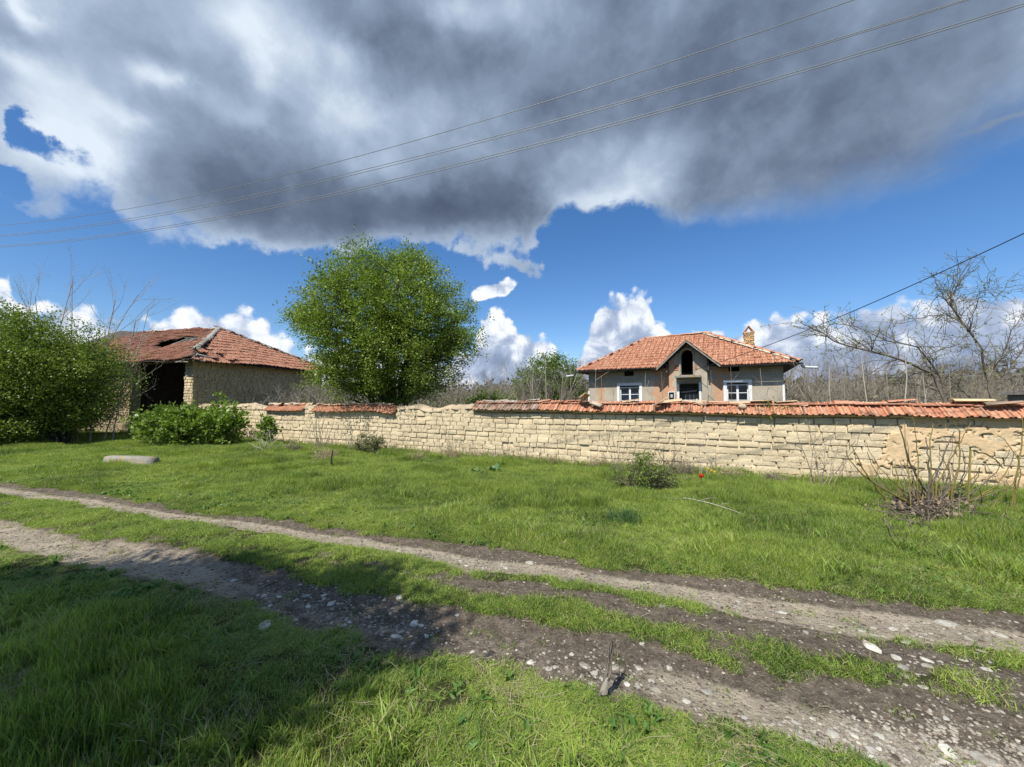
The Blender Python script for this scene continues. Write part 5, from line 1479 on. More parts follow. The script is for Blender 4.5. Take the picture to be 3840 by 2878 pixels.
# dry stems in front of the house facade
for k, px in enumerate([2235, 2255, 2300, 2420, 2445, 2480, 2650, 2665, 2800, 2850, 2915, 2740]):
    y = 14.5 if k % 2 else 15.5; top = 1370+ (k*37 % 80)
    rgk = np.random.default_rng(300+k); t3 = P3(px, top, y); b = np.array([t3[0]+rgk.normal()*.12, y, 0]); pts = bez(b, t3, rgk.normal(size=3)*.06, 6, rgk, .01)
    pl = [(pts-b, np.linspace(.014, .005, 6))] + [(bez(pts[j]-b, pts[j]-b+np.array([rgk.normal()*.3, 0, .35]), rgk.normal(size=3)*.05, 4, rgk, .02), np.linspace(.006, .003, 4)) for j in (2, 3, 4)]
    V, F = tubes(pl, 4); o = bpy.data.objects.new('dry_sapling', raw_mesh('dry_sapling', V, F, True, TWIG if k % 3 else TWIG_PALE)); o.location = b
    finish(o, 'thin leafless stem standing in the yard in front of the house wall', 'dry stem', 'leafless stems in the yard before the house')
# dark capped pillar behind the right end
px0 = P3(3815, 1466, 8.4); pr = root('capped_pillar', (px0[0]+.12, 8.4, 0), 'dark pillar with a flat stone cap behind the wall at the far right edge', 'pillar')
MB().box(-.14, .3, -.16, .16, 0, px0[2]-.09).build('shaft', STONE_DARK, pr); MB().box(-.24, .4, -.24, .24, px0[2]-.088, px0[2]).build('cap', STONE_DARK, pr)

# ---- wires
def wire_pts(pts, A, B, n=60, ext=(14, 6)):
    """wires hang in the vertical plane through plan points A, B; heights fitted through pixel samples"""
    A = np.array(A, float); B = np.array(B, float); u = (B-A)/np.linalg.norm(B-A); T = []; Zs = []
    for px, py in pts:
        d = ray(px, py); M_ = np.array([[d[0], -u[0]], [d[1], -u[1]]]); k, t = np.linalg.solve(M_, A)
        T.append(t); Zs.append(CAMH+d[2]*k)
    c = np.polyfit(T, Zs, 2); t = np.linspace(min(T)-ext[0], max(T)+ext[1], n)
    return np.stack([A[0]+u[0]*t, A[1]+u[1]*t, np.polyval(c, t)], 1)
wa, wb = (-15.2, 11.6), (5.5, 4.75)
wires = [([(0, 843), (620, 765), (1920, 404), (2600, 212), (3215, 0)], .006, (-.0, -.0), 'uppermost'),
         ([(0, 884), (960, 727), (1920, 495), (2700, 283), (3590, 2)], .0055, (0, 0), 'upper wire of the middle pair of'), ([(0, 889), (960, 737), (1920, 504), (2700, 291), (3600, 4)], .0055, (0, 0), 'lower wire of the middle pair of'),
         ([(0, 921), (960, 795), (1920, 550), (2700, 352), (3840, 20)], .0055, (0, 0), 'upper wire of the lowest pair of'), ([(0, 926), (960, 804), (1920, 559), (2700, 361), (3840, 30)], .0055, (0, 0), 'lower wire of the lowest pair of')]
for k, (pts, r_, _, lb) in enumerate(wires):
    dy = .0 if k == 0 else (.25 if k < 3 else .6)
    P = wire_pts(pts, (wa[0], wa[1]-dy), (wb[0], wb[1]-dy)); b = P[len(P)//2].copy(); V, F = tubes([(P-b, r_)], 5)
    o = bpy.data.objects.new('power_line', raw_mesh('power_line', V, F, True, WIRE)); o.location = b
    finish(o, (lb+' grey overhead wire crossing the sky') if k == 0 else (lb+' grey overhead wires across the sky'), 'wire', 'overhead wires along the road')
hA = HF.hit(2610, 1386, ly=-.55); hb = HF.w(hA[0], -.55); A3 = np.array([hb[0], hb[1], hA[2]])
B3 = P3(3840, 876, 8.2); Mx = P3(3300, 1133, 12.0)
tt = np.linspace(0, 1.25, 40)[:, None]; Pm = A3+(B3-A3)*tt; Pm[:, 2] -= (.9*tt*(1-tt))[:, 0]
V, F = tubes([(Pm-A3, .011)], 6); o = bpy.data.objects.new('service_cable', raw_mesh('service_cable', V, F, True, CABLE)); o.location = A3
finish(o, 'single black cable running from the house eave up to the right', 'cable')

# ---- things in the verge
cx, cy = gp(405, 1743); ex, ey = gp(578, 1752)
rtS = root('concrete_post', (cx, cy, 0), 'short grey concrete kerb lying in the grass before the barn, one end stained rust yellow', 'kerbstone', None, math.atan2(ey-cy, ex-cx))
Lc = math.hypot(ex-cx, ey-cy); n = 9
V = []; 
for i in range(n):
    x = Lc*i/(n-1); s_ = 1 - (.04 if i in (0, n-1) else 0)
    for (a, b) in ((-.13, 0), (-.125, .16), (-.09, .215), (.09, .22), (.12, .17), (.13, 0)): V.append((x+(0.03*s_ if i == 0 else 0), a*s_+rng.normal()*.004, b*s_+.02+rng.normal()*.004))
F = [(i*6+k, i*6+6+k, i*6+7+k, i*6+k+1) for i in range(n-1) for k in range(5)]
obj('kerb_body', V, [np.array(F, np.int32), np.array([[0, 1, 2, 3, 4, 5], [(n-1)*6+5-k for k in range(6)]], np.int32)], CONCRETE, rtS, False)
# split weathered stick standing by the near rut
b3 = np.array(onpx(2255, 2600)); 
def P_at(px, py, y): return P3(px, py, y)
st = root('broken_stick', tuple(b3), 'split weathered stick poking up between the near grass and the stony rut', 'stick')
y0 = b3[1]; pl = []
rs = np.random.default_rng(91)
for k in range(9):
    o_ = rs.normal(size=3)*np.array([.008, .006, .0])
    P = [P3(2255+rs.normal()*9, 2605, y0), P3(2282+rs.normal()*7, 2520, y0+.02), P3(2284+rs.normal()*4, 2460, y0+.03), P3(2290+rs.normal()*5, 2410+rs.uniform(0, 14), y0+.035), P3(2286+rs.normal()*6, 2378+rs.uniform(0, 36), y0+.04)]
    pl.append((np.array(P)-b3+o_, np.array([.007, .0055, .0045, .003, .0015])*rs.uniform(.7, 1.2)))
for a, b in (((2275, 2407), (2243, 2404)), ((2275, 2420), (2242, 2405)), ((2295, 2415), (2312, 2426)), ((2296, 2438), (2307, 2472))):
    pl.append((np.array([P3(*a, y0+.03), P3(*b, y0+.035)])-b3, np.array([.003, .002])))
V, F = tubes(pl, 5); obj('stick_fibres', V, F, BARK_FRUIT, st, True)
P = np.array([P3(2262, 2605, y0-.01), P3(2272, 2560, y0-.01), P3(2279, 2540, y0)])-b3
V = []; 
for p, w_ in zip(P, (.024, .014, .003)): V += [p+np.array([-w_, 0, 0]), p+np.array([0, -.008, 0]), p+np.array([w_, 0, 0])]
obj('split_bark', V, np.array([(0, 1, 4, 3), (1, 2, 5, 4), (3, 4, 7, 6), (4, 5, 8, 7)], np.int32), noisy('pale_wood', (.34, .30, .24), (.25, .21, .165), 10, bs=60), st)

# bramble and coppice clump at the right
def arc(px0, py0, px1, py1, cpx, cpy, y0, y1, n=12):
    a, b, c = P3(px0, py0, y0), P3(px1, py1, y1), P3(cpx, cpy, (y0+y1)/2); t = np.linspace(0, 1, n)[:, None]
    return (1-t)**2*a+2*t*(1-t)*c+t*t*b
cb = onpx(3520, 1940); yb = cb[1]
cop = root('coppiced_shrub', cb, 'cut back shrub with long bare yellow green shoots before the wall', 'shrub')
sh_ = [(3500, 1880, 3375, 1590, 3400, 1760), (3500, 1890, 3245, 1660, 3330, 1850), (3440, 1900, 3170, 1690, 3200, 1790), (3560, 1870, 3580, 1580, 3630, 1690), (3490, 1830, 3575, 1620, 3520, 1760), (3550, 1880, 3520, 1700, 3590, 1790),
       (3410, 1820, 3390, 1580, 3400, 1700), (3440, 1830, 3420, 1555, 3450, 1700), (3560, 1850, 3605, 1680, 3640, 1800), (3610, 1890, 3800, 1700, 3780, 1830), (3620, 1950, 3830, 1760, 3740, 1920),
       (3560, 1830, 3675, 1755, 3640, 1830), (3580, 1870, 3670, 1760, 3680, 1810), (3650, 1960, 3675, 1840, 3690, 1900), (3380, 1900, 3370, 1780, 3375, 1840), (3455, 1900, 3450, 1790, 3470, 1850), (3530, 1900, 3525, 1770, 3520, 1850),
       (3800, 1850, 3835, 1560, 3830, 1700), (3790, 1870, 3740, 1630, 3880, 1740), (3330, 1880, 3195, 1670, 3250, 1800), (3480, 1860, 3470, 1640, 3490, 1750), (3500, 1850, 3500, 1590, 3480, 1700), (3390, 1850, 3355, 1740, 3360, 1800), (3500, 1830, 3640, 1590, 3570, 1720),
       (3410, 1800, 3555, 1800, 3480, 1720), (3620, 1690, 3765, 1760, 3720, 1690)]
rsh = np.random.default_rng(92); pl = []
for k, s_ in enumerate(sh_):
    pts = arc(*s_, yb+rsh.uniform(-.15, .25), yb+rsh.uniform(-.1, .45)) + rsh.normal(size=(12, 3))*.006
    pts[0, 2] = min(pts[0, 2], .08)
    V, F = tubes([(pts-np.array(cb), np.linspace(.012, .005, 12)*rsh.uniform(.6, 1.3))], 5)
    obj('shoot', V, F, SHOOT if k % 4 else BARK, cop, True)
for k in range(26):
    a = rsh.uniform(-1, 1); bx_ = 3490+a*90+rsh.normal()*15; tx_ = 3490+a*300+rsh.normal()*45; ty2 = 1590+abs(a)*120+rsh.uniform(0, 170)
    pts = arc(bx_, 1900, tx_, ty2, bx_+(tx_-bx_)*.75, 1850-rsh.uniform(0, 60), yb+rsh.uniform(-.1, .25), yb+rsh.uniform(-.15, .5)) + rsh.normal(size=(12, 3))*.006; pts[0, 2] = .05
    V, F = tubes([(pts-np.array(cb), np.linspace(.0075, .0035, 12)*rsh.uniform(.6, 1.2))], 4); obj('shoot', V, F, BARK_FRUIT if k % 3 else SHOOT, cop, True)
V, F = tubes([([(.0+dx, dy, -.05), (.02+dx, dy, .12), (.03+dx*1.2, dy, .24)], [.05, .04, .03]) for dx, dy in ((-.25, .05), (-.1, .1), (.1, 0), (.25, .1), (-.4, .12))], 7)
obj('stump', V, F, BARK, cop, True)
# pile of dead twigs and leaves at its foot
C = []; pl = []
for k in range(760):
    px, py = 3490+rsh.normal()*85, 1935+rsh.normal()*32
    if k < 80: px, py = rsh.uniform(3300, 3840), rsh.uniform(1960, 2070)
    x, y = gp(px, py); p = np.array([x, y, rsh.uniform(0, .19)*(1 if k >= 80 else .3)]); e = rsh.normal(size=3)*np.array([.11, .08, .085]); pl.append((np.array([p-e, p+rsh.normal(size=3)*.01, p+e]), np.array([.005, .005, .003])*rsh.uniform(.6, 1.6)))
V, F = tubes(pl, 3); obj('dead_twigs', V, F, noisy('dead_twig', (.10, .08, .06), (.26, .215, .16), 22, bs=30), None, True, kind='stuff', label='heap of dead grey brown twigs at the foot of the cut back shrub')
m_ = 1100; px = 3500+rsh.normal(size=m_)*75; py = 1925+rsh.normal(size=m_)*28; G = np.array([gp(a, b) for a, b in zip(px, py)])
V, F = leaves(np.stack([G[:, 0], G[:, 1], rsh.uniform(0, .24, m_)], 1), .055, rsh, .7, 0); obj('dead_leaves', V, F, noisy('dead_leaf', (.20, .14, .10), (.30, .23, .17), 12, bs=20), None, kind='stuff', label='brown dead leaves caught in the twig heap by the wall')

# thin stems standing before the wall
def stems(name, label, grp, px, py, tops, mat, seed, r_=.005, fork=2, cat='weed'):
    r_ *= 1.4
    rg = np.random.default_rng(seed); b = np.array(onpx(px, py)); pl = []
    for (tx_, ty_) in tops:
        t3 = P3(tx_, ty_, b[1]+rg.uniform(-.12, .12)); s_ = b+np.array([rg.normal()*.08, rg.normal()*.05, 0])
        pts = bez(s_, t3, rg.normal(size=3)*.05, 7, rg, .01); pl.append((pts-b, np.linspace(r_, r_*.5, 7)))
        for k in range(fork):
            j = rg.integers(2, 6); e = rg.normal(size=3)*np.array([.18, .1, .08]); e[2] = abs(e[2])+.1; pl.append((bez(pts[j]-b, pts[j]-b+e, rg.normal(size=3)*.02, 4, rg, .03), np.linspace(r_*.55, r_*.3, 4)))
    V, F = tubes(pl, 4); o = bpy.data.objects.new(name, raw_mesh(name, V, F, True, mat)); o.location = b
    return finish(o, label, cat, grp)
stems('dry_weeds', 'bunch of tall thin dry stems before the wall left of the low green shrub', None, 2330, 1790, [(2238, 1655), (2260, 1640), (2280, 1590), (2300, 1620), (2320, 1600), (2350, 1640), (2380, 1610), (2400, 1600), (2420, 1640), (2270, 1570), (2340, 1600)], TWIG, 401, .0045)
stems('dry_weeds', 'spindly dry stems standing over the red tulip', None, 2640, 1810, [(2600, 1650), (2625, 1640), (2640, 1620), (2660, 1660), (2690, 1690), (2645, 1560)], TWIG_PALE, 402, .004, 3)
stems('dry_weeds', 'dark bent dead stalks on the wall right of the low green shrub', None, 2500, 1790, [(2455, 1670), (2490, 1665), (2530, 1640), (2560, 1675), (2475, 1720)], BARK, 403, .006, 2)
stems('dry_weeds', 'fan of thin grey shoots in front of the second piece of coping', None, 1195, 1700, [(1160, 1540), (1190, 1490), (1200, 1520), (1215, 1560), (1250, 1580), (1140, 1600), (1270, 1620), (1180, 1560), (1230, 1540)], TWIG, 404, .007, 3)
stems('dry_weeds', 'tangle of pale curved canes by the small leafy clump at the wall', None, 1010, 1700, [(930, 1660), (950, 1690), (980, 1640), (1010, 1600), (1040, 1640), (1070, 1650), (1000, 1620), (915, 1620), (1100, 1660)], TWIG_PALE, 405, .006, 4)
stems('dry_weeds', 'thin dry stems by the step in the wall', None, 1680, 1720, [(1640, 1640), (1660, 1600), (1690, 1560), (1700, 1640), (1720, 1650), (1750, 1640)], TWIG, 406, .005, 3)
stems('dry_weeds', 'slender bare saplings leaning on the wall left of the coppiced shrub', None, 3080, 1850, [(2985, 1600), (3020, 1570), (3060, 1590), (3100, 1640), (3140, 1580), (3160, 1640), (3240, 1600), (3050, 1700), (3210, 1650)], TWIG, 407, .007, 3)
stems('dry_weeds', 'single thin stem against the wall below the right house window', None, 2850, 1790, [(2848, 1640), (2865, 1700)], TWIG, 408, .005, 2)
stems('dry_weeds', 'twigs tucked under the coping beneath the tipped ridge tile', None, 2262, 1640, [(2230, 1570), (2240, 1575), (2300, 1540), (2255, 1550)], TWIG_PALE, 409, .006, 2)
stems('dark_post', 'short dark broken stake in the grass below the second piece of coping', None, 1246, 1760, [(1248, 1690)], BARK_DARK, 410, .022, 0, 'stake')
leafy('brown_shrub', 'low twiggy shrub, half green and half brown, before the wall left of the tulips', 'shrub', onpx(2400, 1850)[:2], (onpx(2420, 1840)[0], onpx(2420, 1840)[1], .22), (.72, .35, .27), 14, 150, 26, .06, LEAF_OLIVE, TWIG, np.random.default_rng(411), r0=.006, rc=.1, minz=.02, aspect=.3)
leafy('green_sprig', 'upright dark green leafy sprig rising from the twiggy shrub', 'shrub', onpx(2385, 1850)[:2], (onpx(2400, 1850)[0]+.05, onpx(2400, 1850)[1]-.1, .38), (.26, .18, .36), 6, 70, 22, .055, LEAF_DARK, TWIG, np.random.default_rng(412), r0=.006, rc=.1, minz=.02, aspect=.3)
leafy('brown_shrub', 'dry brown tuft at the foot of the thin grey shoots', 'shrub', onpx(1215, 1740)[:2], (*onpx(1215, 1735)[:2], .18), (.34, .25, .22), 10, 60, 22, .07, STRAW, TWIG, np.random.default_rng(413), r0=.005, rc=.08, minz=.02, aspect=.15)
leafy('brown_shrub', 'grey dry tussock at the wall foot left of the spindly stems', 'shrub', onpx(1690, 1725)[:2], (*onpx(1690, 1722)[:2], .14), (.38, .2, .2), 8, 50, 22, .08, STRAW, TWIG, np.random.default_rng(414), r0=.004, rc=.08, minz=.02, aspect=.1)
# dry weed stalks along the foot of the wall
pl = []; rw_ = np.random.default_rng(460)
for k in range(620):
    s_ = rw_.uniform(2.5, S_END); d_ = abs(rw_.normal())*.28+.03+(.16 if s_ < S_JOG else 0)
    if fb(s_, 0, 1.2, 7, 3) < .42 and rw_.random() < .75: continue
    p = WF.w(s_, -d_+(.16 if s_ < S_JOG else 0), 0.0); h_ = rw_.uniform(.12, .62)*(.7+.6*float(vn(s_, 1, .8, 3))); q = p+np.array([rw_.normal()*.12, rw_.normal()*.08, h_])
    pts = bez(p, q, rw_.normal(size=3)*.04, 5, rw_, .02); pl.append((pts, np.linspace(.006, .0025, 5)))
    for j in range(rw_.integers(0, 4)):
        a_ = pts[rw_.integers(2, 5)]; pl.append((np.array([a_, a_+rw_.normal(size=3)*np.array([.06, .04, .02])+np.array([0, 0, .05])]), np.array([.002, .001])))
V, F = tubes(pl, 3); obj('dry_stalks', V, F, TWIG, None, kind='stuff', label='thin dry stalks standing along the foot of the mud brick wall')
pl = np.array([WF.w(s_, -abs(rw_.normal())*.12-.03+(.16 if s_ < S_JOG else 0), rw_.uniform(.03, .22)) for s_ in rw_.uniform(2, S_END, 2600) if fb(s_, 0, .7, 9, 3) > .52])
V, F = leaves(pl, .05, rw_, .5, .4); obj('wall_foot_weeds', V, F, LEAF_OLIVE, None, kind='stuff', label='low leafy weeds growing along the foot of the mud brick wall')
for k, (px, py, w_, h_, lb) in enumerate(((2250, 1760, .3, .16, 'grey brown twiggy weed at the wall foot left of the twiggy shrub'), (2560, 1790, .35, .2, 'brown dead weed mound right of the twiggy shrub'), (2745, 1815, .3, .17, 'grey purple dead weed mound under the right house window'),
        (2900, 1830, .22, .15, 'dark dead weed clump at the wall foot below the right house corner'), (2080, 1745, .25, .12, 'thin brown weed at the wall foot below the old grey tiles'), (1100, 1700, .35, .18, 'pale dry weed tangle between the small leafy clump and the grey shoots'), (1560, 1730, .25, .12, 'small dry weed in front of the step in the wall'))):
    c_ = onpx(px, py); leafy('dead_weed', lb, 'weed', c_[:2], (c_[0], c_[1], h_*.9), (w_, .2, h_), 9, 60, 22, .045, (STRAW, noisy('dead_weed_leaf', (.16, .13, .10), (.27, .22, .17), 14, bs=20))[k % 2], TWIG, np.random.default_rng(470+k), r0=.005, rc=.08, minz=.02, aspect=.2)
# broad-leaved docks
def dock(px, py, n, L, label, seed):
    rg = np.random.default_rng(seed); b = onpx(px, py); rt = root('dock_plant', b, label, 'plant', None)
    for k in range(n):
        a = k*2.4+rg.normal()*.3; el = rg.uniform(.5, 1.25); d = np.array([math.cos(a)*math.cos(el), math.sin(a)*math.cos(el), math.sin(el)]); l_ = L*rg.uniform(.6, 1.1)
        s_ = np.cross(d, (0, 0, 1)); s_ /= np.linalg.norm(s_); V = []
        for i in range(7):
            t = i/6; w_ = l_*.20*math.sin(min(t*1.25+.08, 1)*math.pi)**.8 if i < 6 else .002
            p = d*l_*t + np.array([0, 0, -l_*.35*t*t]) + np.array([math.cos(a), math.sin(a), 0])*.03; e = .02*math.sin(i*2.3+k)
            V += [p-s_*w_+np.array([0, 0, .25*w_+e]), p, p+s_*w_+np.array([0, 0, .25*w_-e])]
        F = [(i*3+j, i*3+3+j, i*3+4+j, i*3+j+1) for i in range(6) for j in (0, 1)]
        obj('leaf', V, np.array(F, np.int32), LEAF_DOCK, rt, True)
dock(1775, 1785, 6, .40, 'clump of broad upright leaves in the grass below the old grey coping tiles', 421)
dock(1850, 1775, 6, .40, 'broad-leaved clump with one drooping leaf, middle of the row of three in the tall grass', 422)
dock(1885, 1755, 5, .34, 'darker broad-leaved clump closest to the wall in the row of three', 426)
dock(1925, 1850, 9, .26, 'low crinkled dark green dock standing alone in the verge', 423)
dock(1400, 1800, 7, .20, 'small dark broad-leaved plant in the grass below the round tree', 424)
dock(1225, 1790, 6, .24, 'small leafy plant beside the dark broken stake', 425)
dock(2700, 1870, 5, .26, 'pale narrow-leaved plant right of the red tulip', 427)
# tulips
def flower(px, py, z, mat, label, seed, s=.045):
    rg = np.random.default_rng(seed); b = np.array(onpx(px, py)); rt = root('tulip', tuple(b), label, 'flower', None)
    V, F = tubes([(bez(np.zeros(3), np.array([-.02, 0, z]), np.array([.02, 0, 0]), 6, rg, .005), .004)], 5); obj('stem', V, F, LEAF_DOCK, rt, True)
    for k in range(6):
        a = k*math.pi/3; d = np.array([math.cos(a), math.sin(a), 0]); t_ = np.array([-d[1], d[0], 0]); c = np.array([-.02, 0, z])
        V = [c+d*.004, c+d*s*.55+t_*s*.38+np.array([0, 0, s*.6]), c+d*s*.75+np.array([0, 0, s*1.45]), c+d*s*.55-t_*s*.38+np.array([0, 0, s*.6]), c+d*s*.7+np.array([0, 0, s*.6])]
        obj('petal', V, np.array([(0, 1, 4), (1, 2, 4), (2, 3, 4), (3, 0, 4)], np.int32), mat, rt, True)
    for k in range(3):
        a = k*2.1+.4; d = np.array([math.cos(a)*.5, math.sin(a)*.5, 1]); V = []
        for i in range(5): t = i/4; w_ = .018*math.sin(min(t+.15, 1)*math.pi)+.001; p = d*t*z*.75; V += [p+np.array([-w_, 0, 0]), p+np.array([w_, .01, 0])]
        obj('leaf', V, np.array([(2*i, 2*i+1, 2*i+3, 2*i+2) for i in range(4)], np.int32), LEAF_DOCK, rt, True)
flower(2636, 1850, .25, RED_PETAL, 'single open red tulip in the grass before the wall', 431, .062)
for k, (px, z) in enumerate(((2662, .30), (2672, .27), (2685, .24))):
    flower(px, 1825, z, YEL_PETAL, ('leftmost and tallest', 'middle', 'rightmost and lowest')[k]+' of three small yellow flowers behind the red tulip', 440+k, .04)
    bpy.context.scene.collection.objects  # noqa
# little creeper on the coping
leafy('creeper', 'little green creeper growing over the red coping tiles near the right house corner', 'creeper', tuple(WF.w(ws(2900), .1)), (*WF.w(ws(2900), -.05), 1.47), (.42, .12, .2), 3, 26, 10, .04, LEAF_LILAC, TWIG, np.random.default_rng(450), r0=.005, rc=.07, minz=1.2)
# fallen branches in grass
for k, (a, b, lb, r_) in enumerate((((2540, 1880), (2800, 1950), 'pale dead stem lying across the grass right of the twiggy shrub', .006), ((0, 1672), (110, 1662), 'dead branch on the grass at the far left, beneath the shrub', .02))):
    p, q = np.array(onpx(*a)), np.array(onpx(*b)); p[2] += .05; q[2] += .06; pts = bez(p, q, np.array([0, 0, .08]), 7, rng, .008)
    V, F = tubes([(pts-p, r_)]+[(bez(pts[j]-p, pts[j]-p+rng.normal(size=3)*np.array([.2, .12, .05])+np.array([0, 0, .05]), rng.normal(size=3)*.04, 4, rng, .02), np.linspace(r_*.45, r_*.2, 4)) for j in (1, 2, 2, 3, 4, 5)], 5); o = bpy.data.objects.new('fallen_branch', raw_mesh('fallen_branch', V, F, True, TWIG_PALE)); o.location = p
    finish(o, lb, 'branch')

# ---- the tree behind the camera whose shadow falls on the track, and its neighbour further left
def shade_w(x, y, z): k = z/math.tan(R(SUN_EL)); return x+math.sin(R(SUN_AZ))*k, y+math.cos(R(SUN_AZ))*k
def shade_c(px, py, z): x, y = gp(px, py); k = z/math.tan(R(SUN_EL)); return x+math.sin(R(SUN_AZ))*k, y+math.cos(R(SUN_AZ))*k
rgX = np.random.default_rng(95)
sx, sy_ = shade_w(-3.5, 2.38, 5.2)
leafy('roadside_tree', 'leafy tree standing beside the track behind the viewpoint, shading the near grass', 'tree', (sx-.3, sy_-.2), (sx, sy_, 5.2), (2.75, 1.35, 1.5), 14, 1500, 58, .10, LEAF_TREE, BARK_DARK, rgX, r0=.08, rc=.30, minz=3.2, lump=.3)
sx, sy_ = shade_c(60, 1880, 3.4)
leafy('roadside_tree', 'small loose tree left of the viewpoint throwing its shade on the far track', 'tree', (sx-2.4, sy_-.8), (sx-1.7, sy_-.2, 3.4), (1.3, .7, .9), 8, 90, 26, .09, LEAF_TREE, BARK_DARK, rgX, r0=.05, rc=.25, minz=1.9)

# ------------------------------------------------------------------ stones on the track
rgR = np.random.default_rng(96)
def stone_shape(rg):
    k = int(rg.integers(6, 9)); a = np.sort(rg.uniform(0, 2*np.pi, k)); a = np.linspace(0, 2*np.pi, k, endpoint=False)+rg.normal(size=k)*.22
    r_ = rg.uniform(.72, 1.1, k); V = []
    for z, s_ in ((-.4, .92), (.15, 1.0), (.42, .72)): V += [(math.cos(t)*q*s_*.5+rg.normal()*.02, math.sin(t)*q*s_*.5+rg.normal()*.02, z*.5+rg.normal()*.03) for t, q in zip(a, r_)]
    V.append((rg.normal()*.05, rg.normal()*.05, .26)); F4 = []; 
    for l in (0, 1):
        for i in range(k): j = (i+1) % k; F4.append((l*k+i, l*k+j, l*k+k+j, l*k+k+i))
    F3 = [(2*k+i, 2*k+(i+1) % k, 3*k) for i in range(k)]
    return np.array(V), [np.array(F4, np.int32), np.array(F3, np.int32)]
SS = [stone_shape(rgR) for _ in range(12)]
st_me = [raw_mesh('stone', V, F, False, STONE) for V, F in SS]
clus = [  # px, py, sx, sy, n, size, label, group
    (1180, 2225, 150, 34, 34, .055, 'pale flat stone in the shaded stony patch of the near rut', 'stones in the shaded stony patch'),
    (1430, 2320, 110, 40, 26, .055, 'pale flat stone at the sunlit end of the shaded stony patch', 'stones at the edge of the tree shade'),
    (1800, 2095, 120, 14, 12, .06, 'pale stone in the far rut near the middle of the track', 'stones in the far rut'),
    (2200, 2500, 190, 42, 40, .042, 'pale stone in the near rut around the split stick', 'stones near the split stick'),
    (3250, 2720, 230, 40, 56, .042, 'white stone in the rubble of the near rut at the right', 'stones in the white rubble'),
    (3600, 2830, 170, 40, 40, .044, 'white stone in the rubble at the lower right corner', 'stones in the lower right rubble'),
    (3600, 2480, 190, 60, 26, .042, 'pale stone among the thin grass between the ruts at the right', 'stones between the ruts'),
    (3450, 2345, 230, 16, 20, .05, 'pale stone in the far rut at the right', 'stones in the far rut at the right'),
    (2750, 2240, 160, 30, 16, .04, 'pale stone by the far rut right of the middle', 'small stones by the far rut'),
]
used = []
big = [(3540, 2318, .12, 'white flat slab on the dark edge of the far rut'), (3745, 2355, .075, 'white flat stone at the right end of the far rut'), (3270, 2425, .13, 'grey flat slab half sunk between the ruts'),
       (3350, 2340, .085, 'pale elongated stone on the lower edge of the far rut'), (3400, 2405, .08, 'pale stone above the grey sunken slab'), (3480, 2480, .07, 'upper one of two white stones between the ruts'), (3475, 2500, .06, 'lower one of two white stones between the ruts'),
       (2650, 2550, .09, 'buff flat stone on the dark near rut'), (2350, 2535, .055, 'white stone right of the split stick'), (1485, 2365, .07, 'white stone at the tip of the tree shadow'), (3120, 2710, .08, 'largest pale stone in the white rubble'), (3550, 2760, .075, 'big white stone with flat top in the rubble'), (3680, 2790, .085, 'wide white stone at the right of the rubble'),
       (1890, 2095, .07, 'white stone in the far rut below the lone dock plant'), (1498, 2048, .08, 'flat white stone in the far rut'), (990, 2332, .13, 'grey flat stone in the shaded near grass')]
def put_stone(x, y, s, label, grp=None):
    o = bpy.data.objects.new('stone', st_me[int(rgR.integers(0, 12))]); z = float(gz(x, y)); fl = rgR.uniform(.22, .45)
    o.location = (x, y, z-s*fl*.06); o.rotation_euler = (rgR.normal()*.1, rgR.normal()*.1, rgR.uniform(0, 6.28)); o.scale = (s*rgR.uniform(1, 1.5), s*rgR.uniform(.8, 1), s*fl*1.3)
    if grp: label = ('broad ' if s > .065 else 'small ' if s < .038 else 'medium ')+label
    finish(o, label, 'stone', grp); used.append((x, y, s))
for px, py, s, lb in big: x, y = gp(px, py); put_stone(x, y, s, lb)
for px, py, sx, sy_, n, s, lb, grp in clus:
    for k in range(n):
        u_ = rgR.normal(); x, y = gp(px+u_*sx, min(py+rgR.normal()*sy_, 2876)); lz = lb+(', left part' if u_ < -.45 else ', right part' if u_ > .45 else ', middle part')
        if any((x-a)**2+(y-b)**2 < (.45*(s+c))**2 for a, b, c in used): continue
        put_stone(x, y, s*.82*float(np.clip(rgR.lognormal(0, .42), .45, 2)), lz, grp)
# gravel, one object
Vs = []; F4s = []; F3s = []; off = 0
def gravel(x, y, s):
    global off
    V, (F4, F3) = SS[int(rgR.integers(0, 12))]; a = rgR.uniform(0, 6.28); c, sn = math.cos(a), math.sin(a)
    v = V*np.array([s*1.2, s, s*.5]); v = np.stack([v[:, 0]*c-v[:, 1]*sn+x, v[:, 0]*sn+v[:, 1]*c+y, v[:, 2]+float(gz(x, y))+s*.05], 1)
    Vs.append(v); F4s.append(F4+off); F3s.append(F3+off); off += len(v)
for px, py, sx, sy_, n, s, lb, grp in clus:
    for k in range(n*(26 if px > 3200 and py > 2600 else 9)):
        x, y = gp(px+rgR.normal()*sx*1.25, min(py+rgR.normal()*sy_*1.3, 2900)); gravel(x, y, s*rgR.uniform(.12, .55)**1.3*1.2)
for k in range(2200):
    x = rgR.uniform(-9, 5.5); y = float(L2(x))+rgR.random()*(float(U1(x))-float(L2(x)))
    if dirtmask(x, y) < .45: continue
    gravel(x, y, rgR.uniform(.006, .02)*(1 if rgR.random() < .9 else 1.8))
F4 = np.concatenate(F4s); F3 = np.concatenate(F3s)
obj('gravel', np.concatenate(Vs), [F4.astype(np.int32), F3.astype(np.int32)], GRAVEL, None, False, kind='stuff', label='small pale gravel scattered in the wheel ruts')

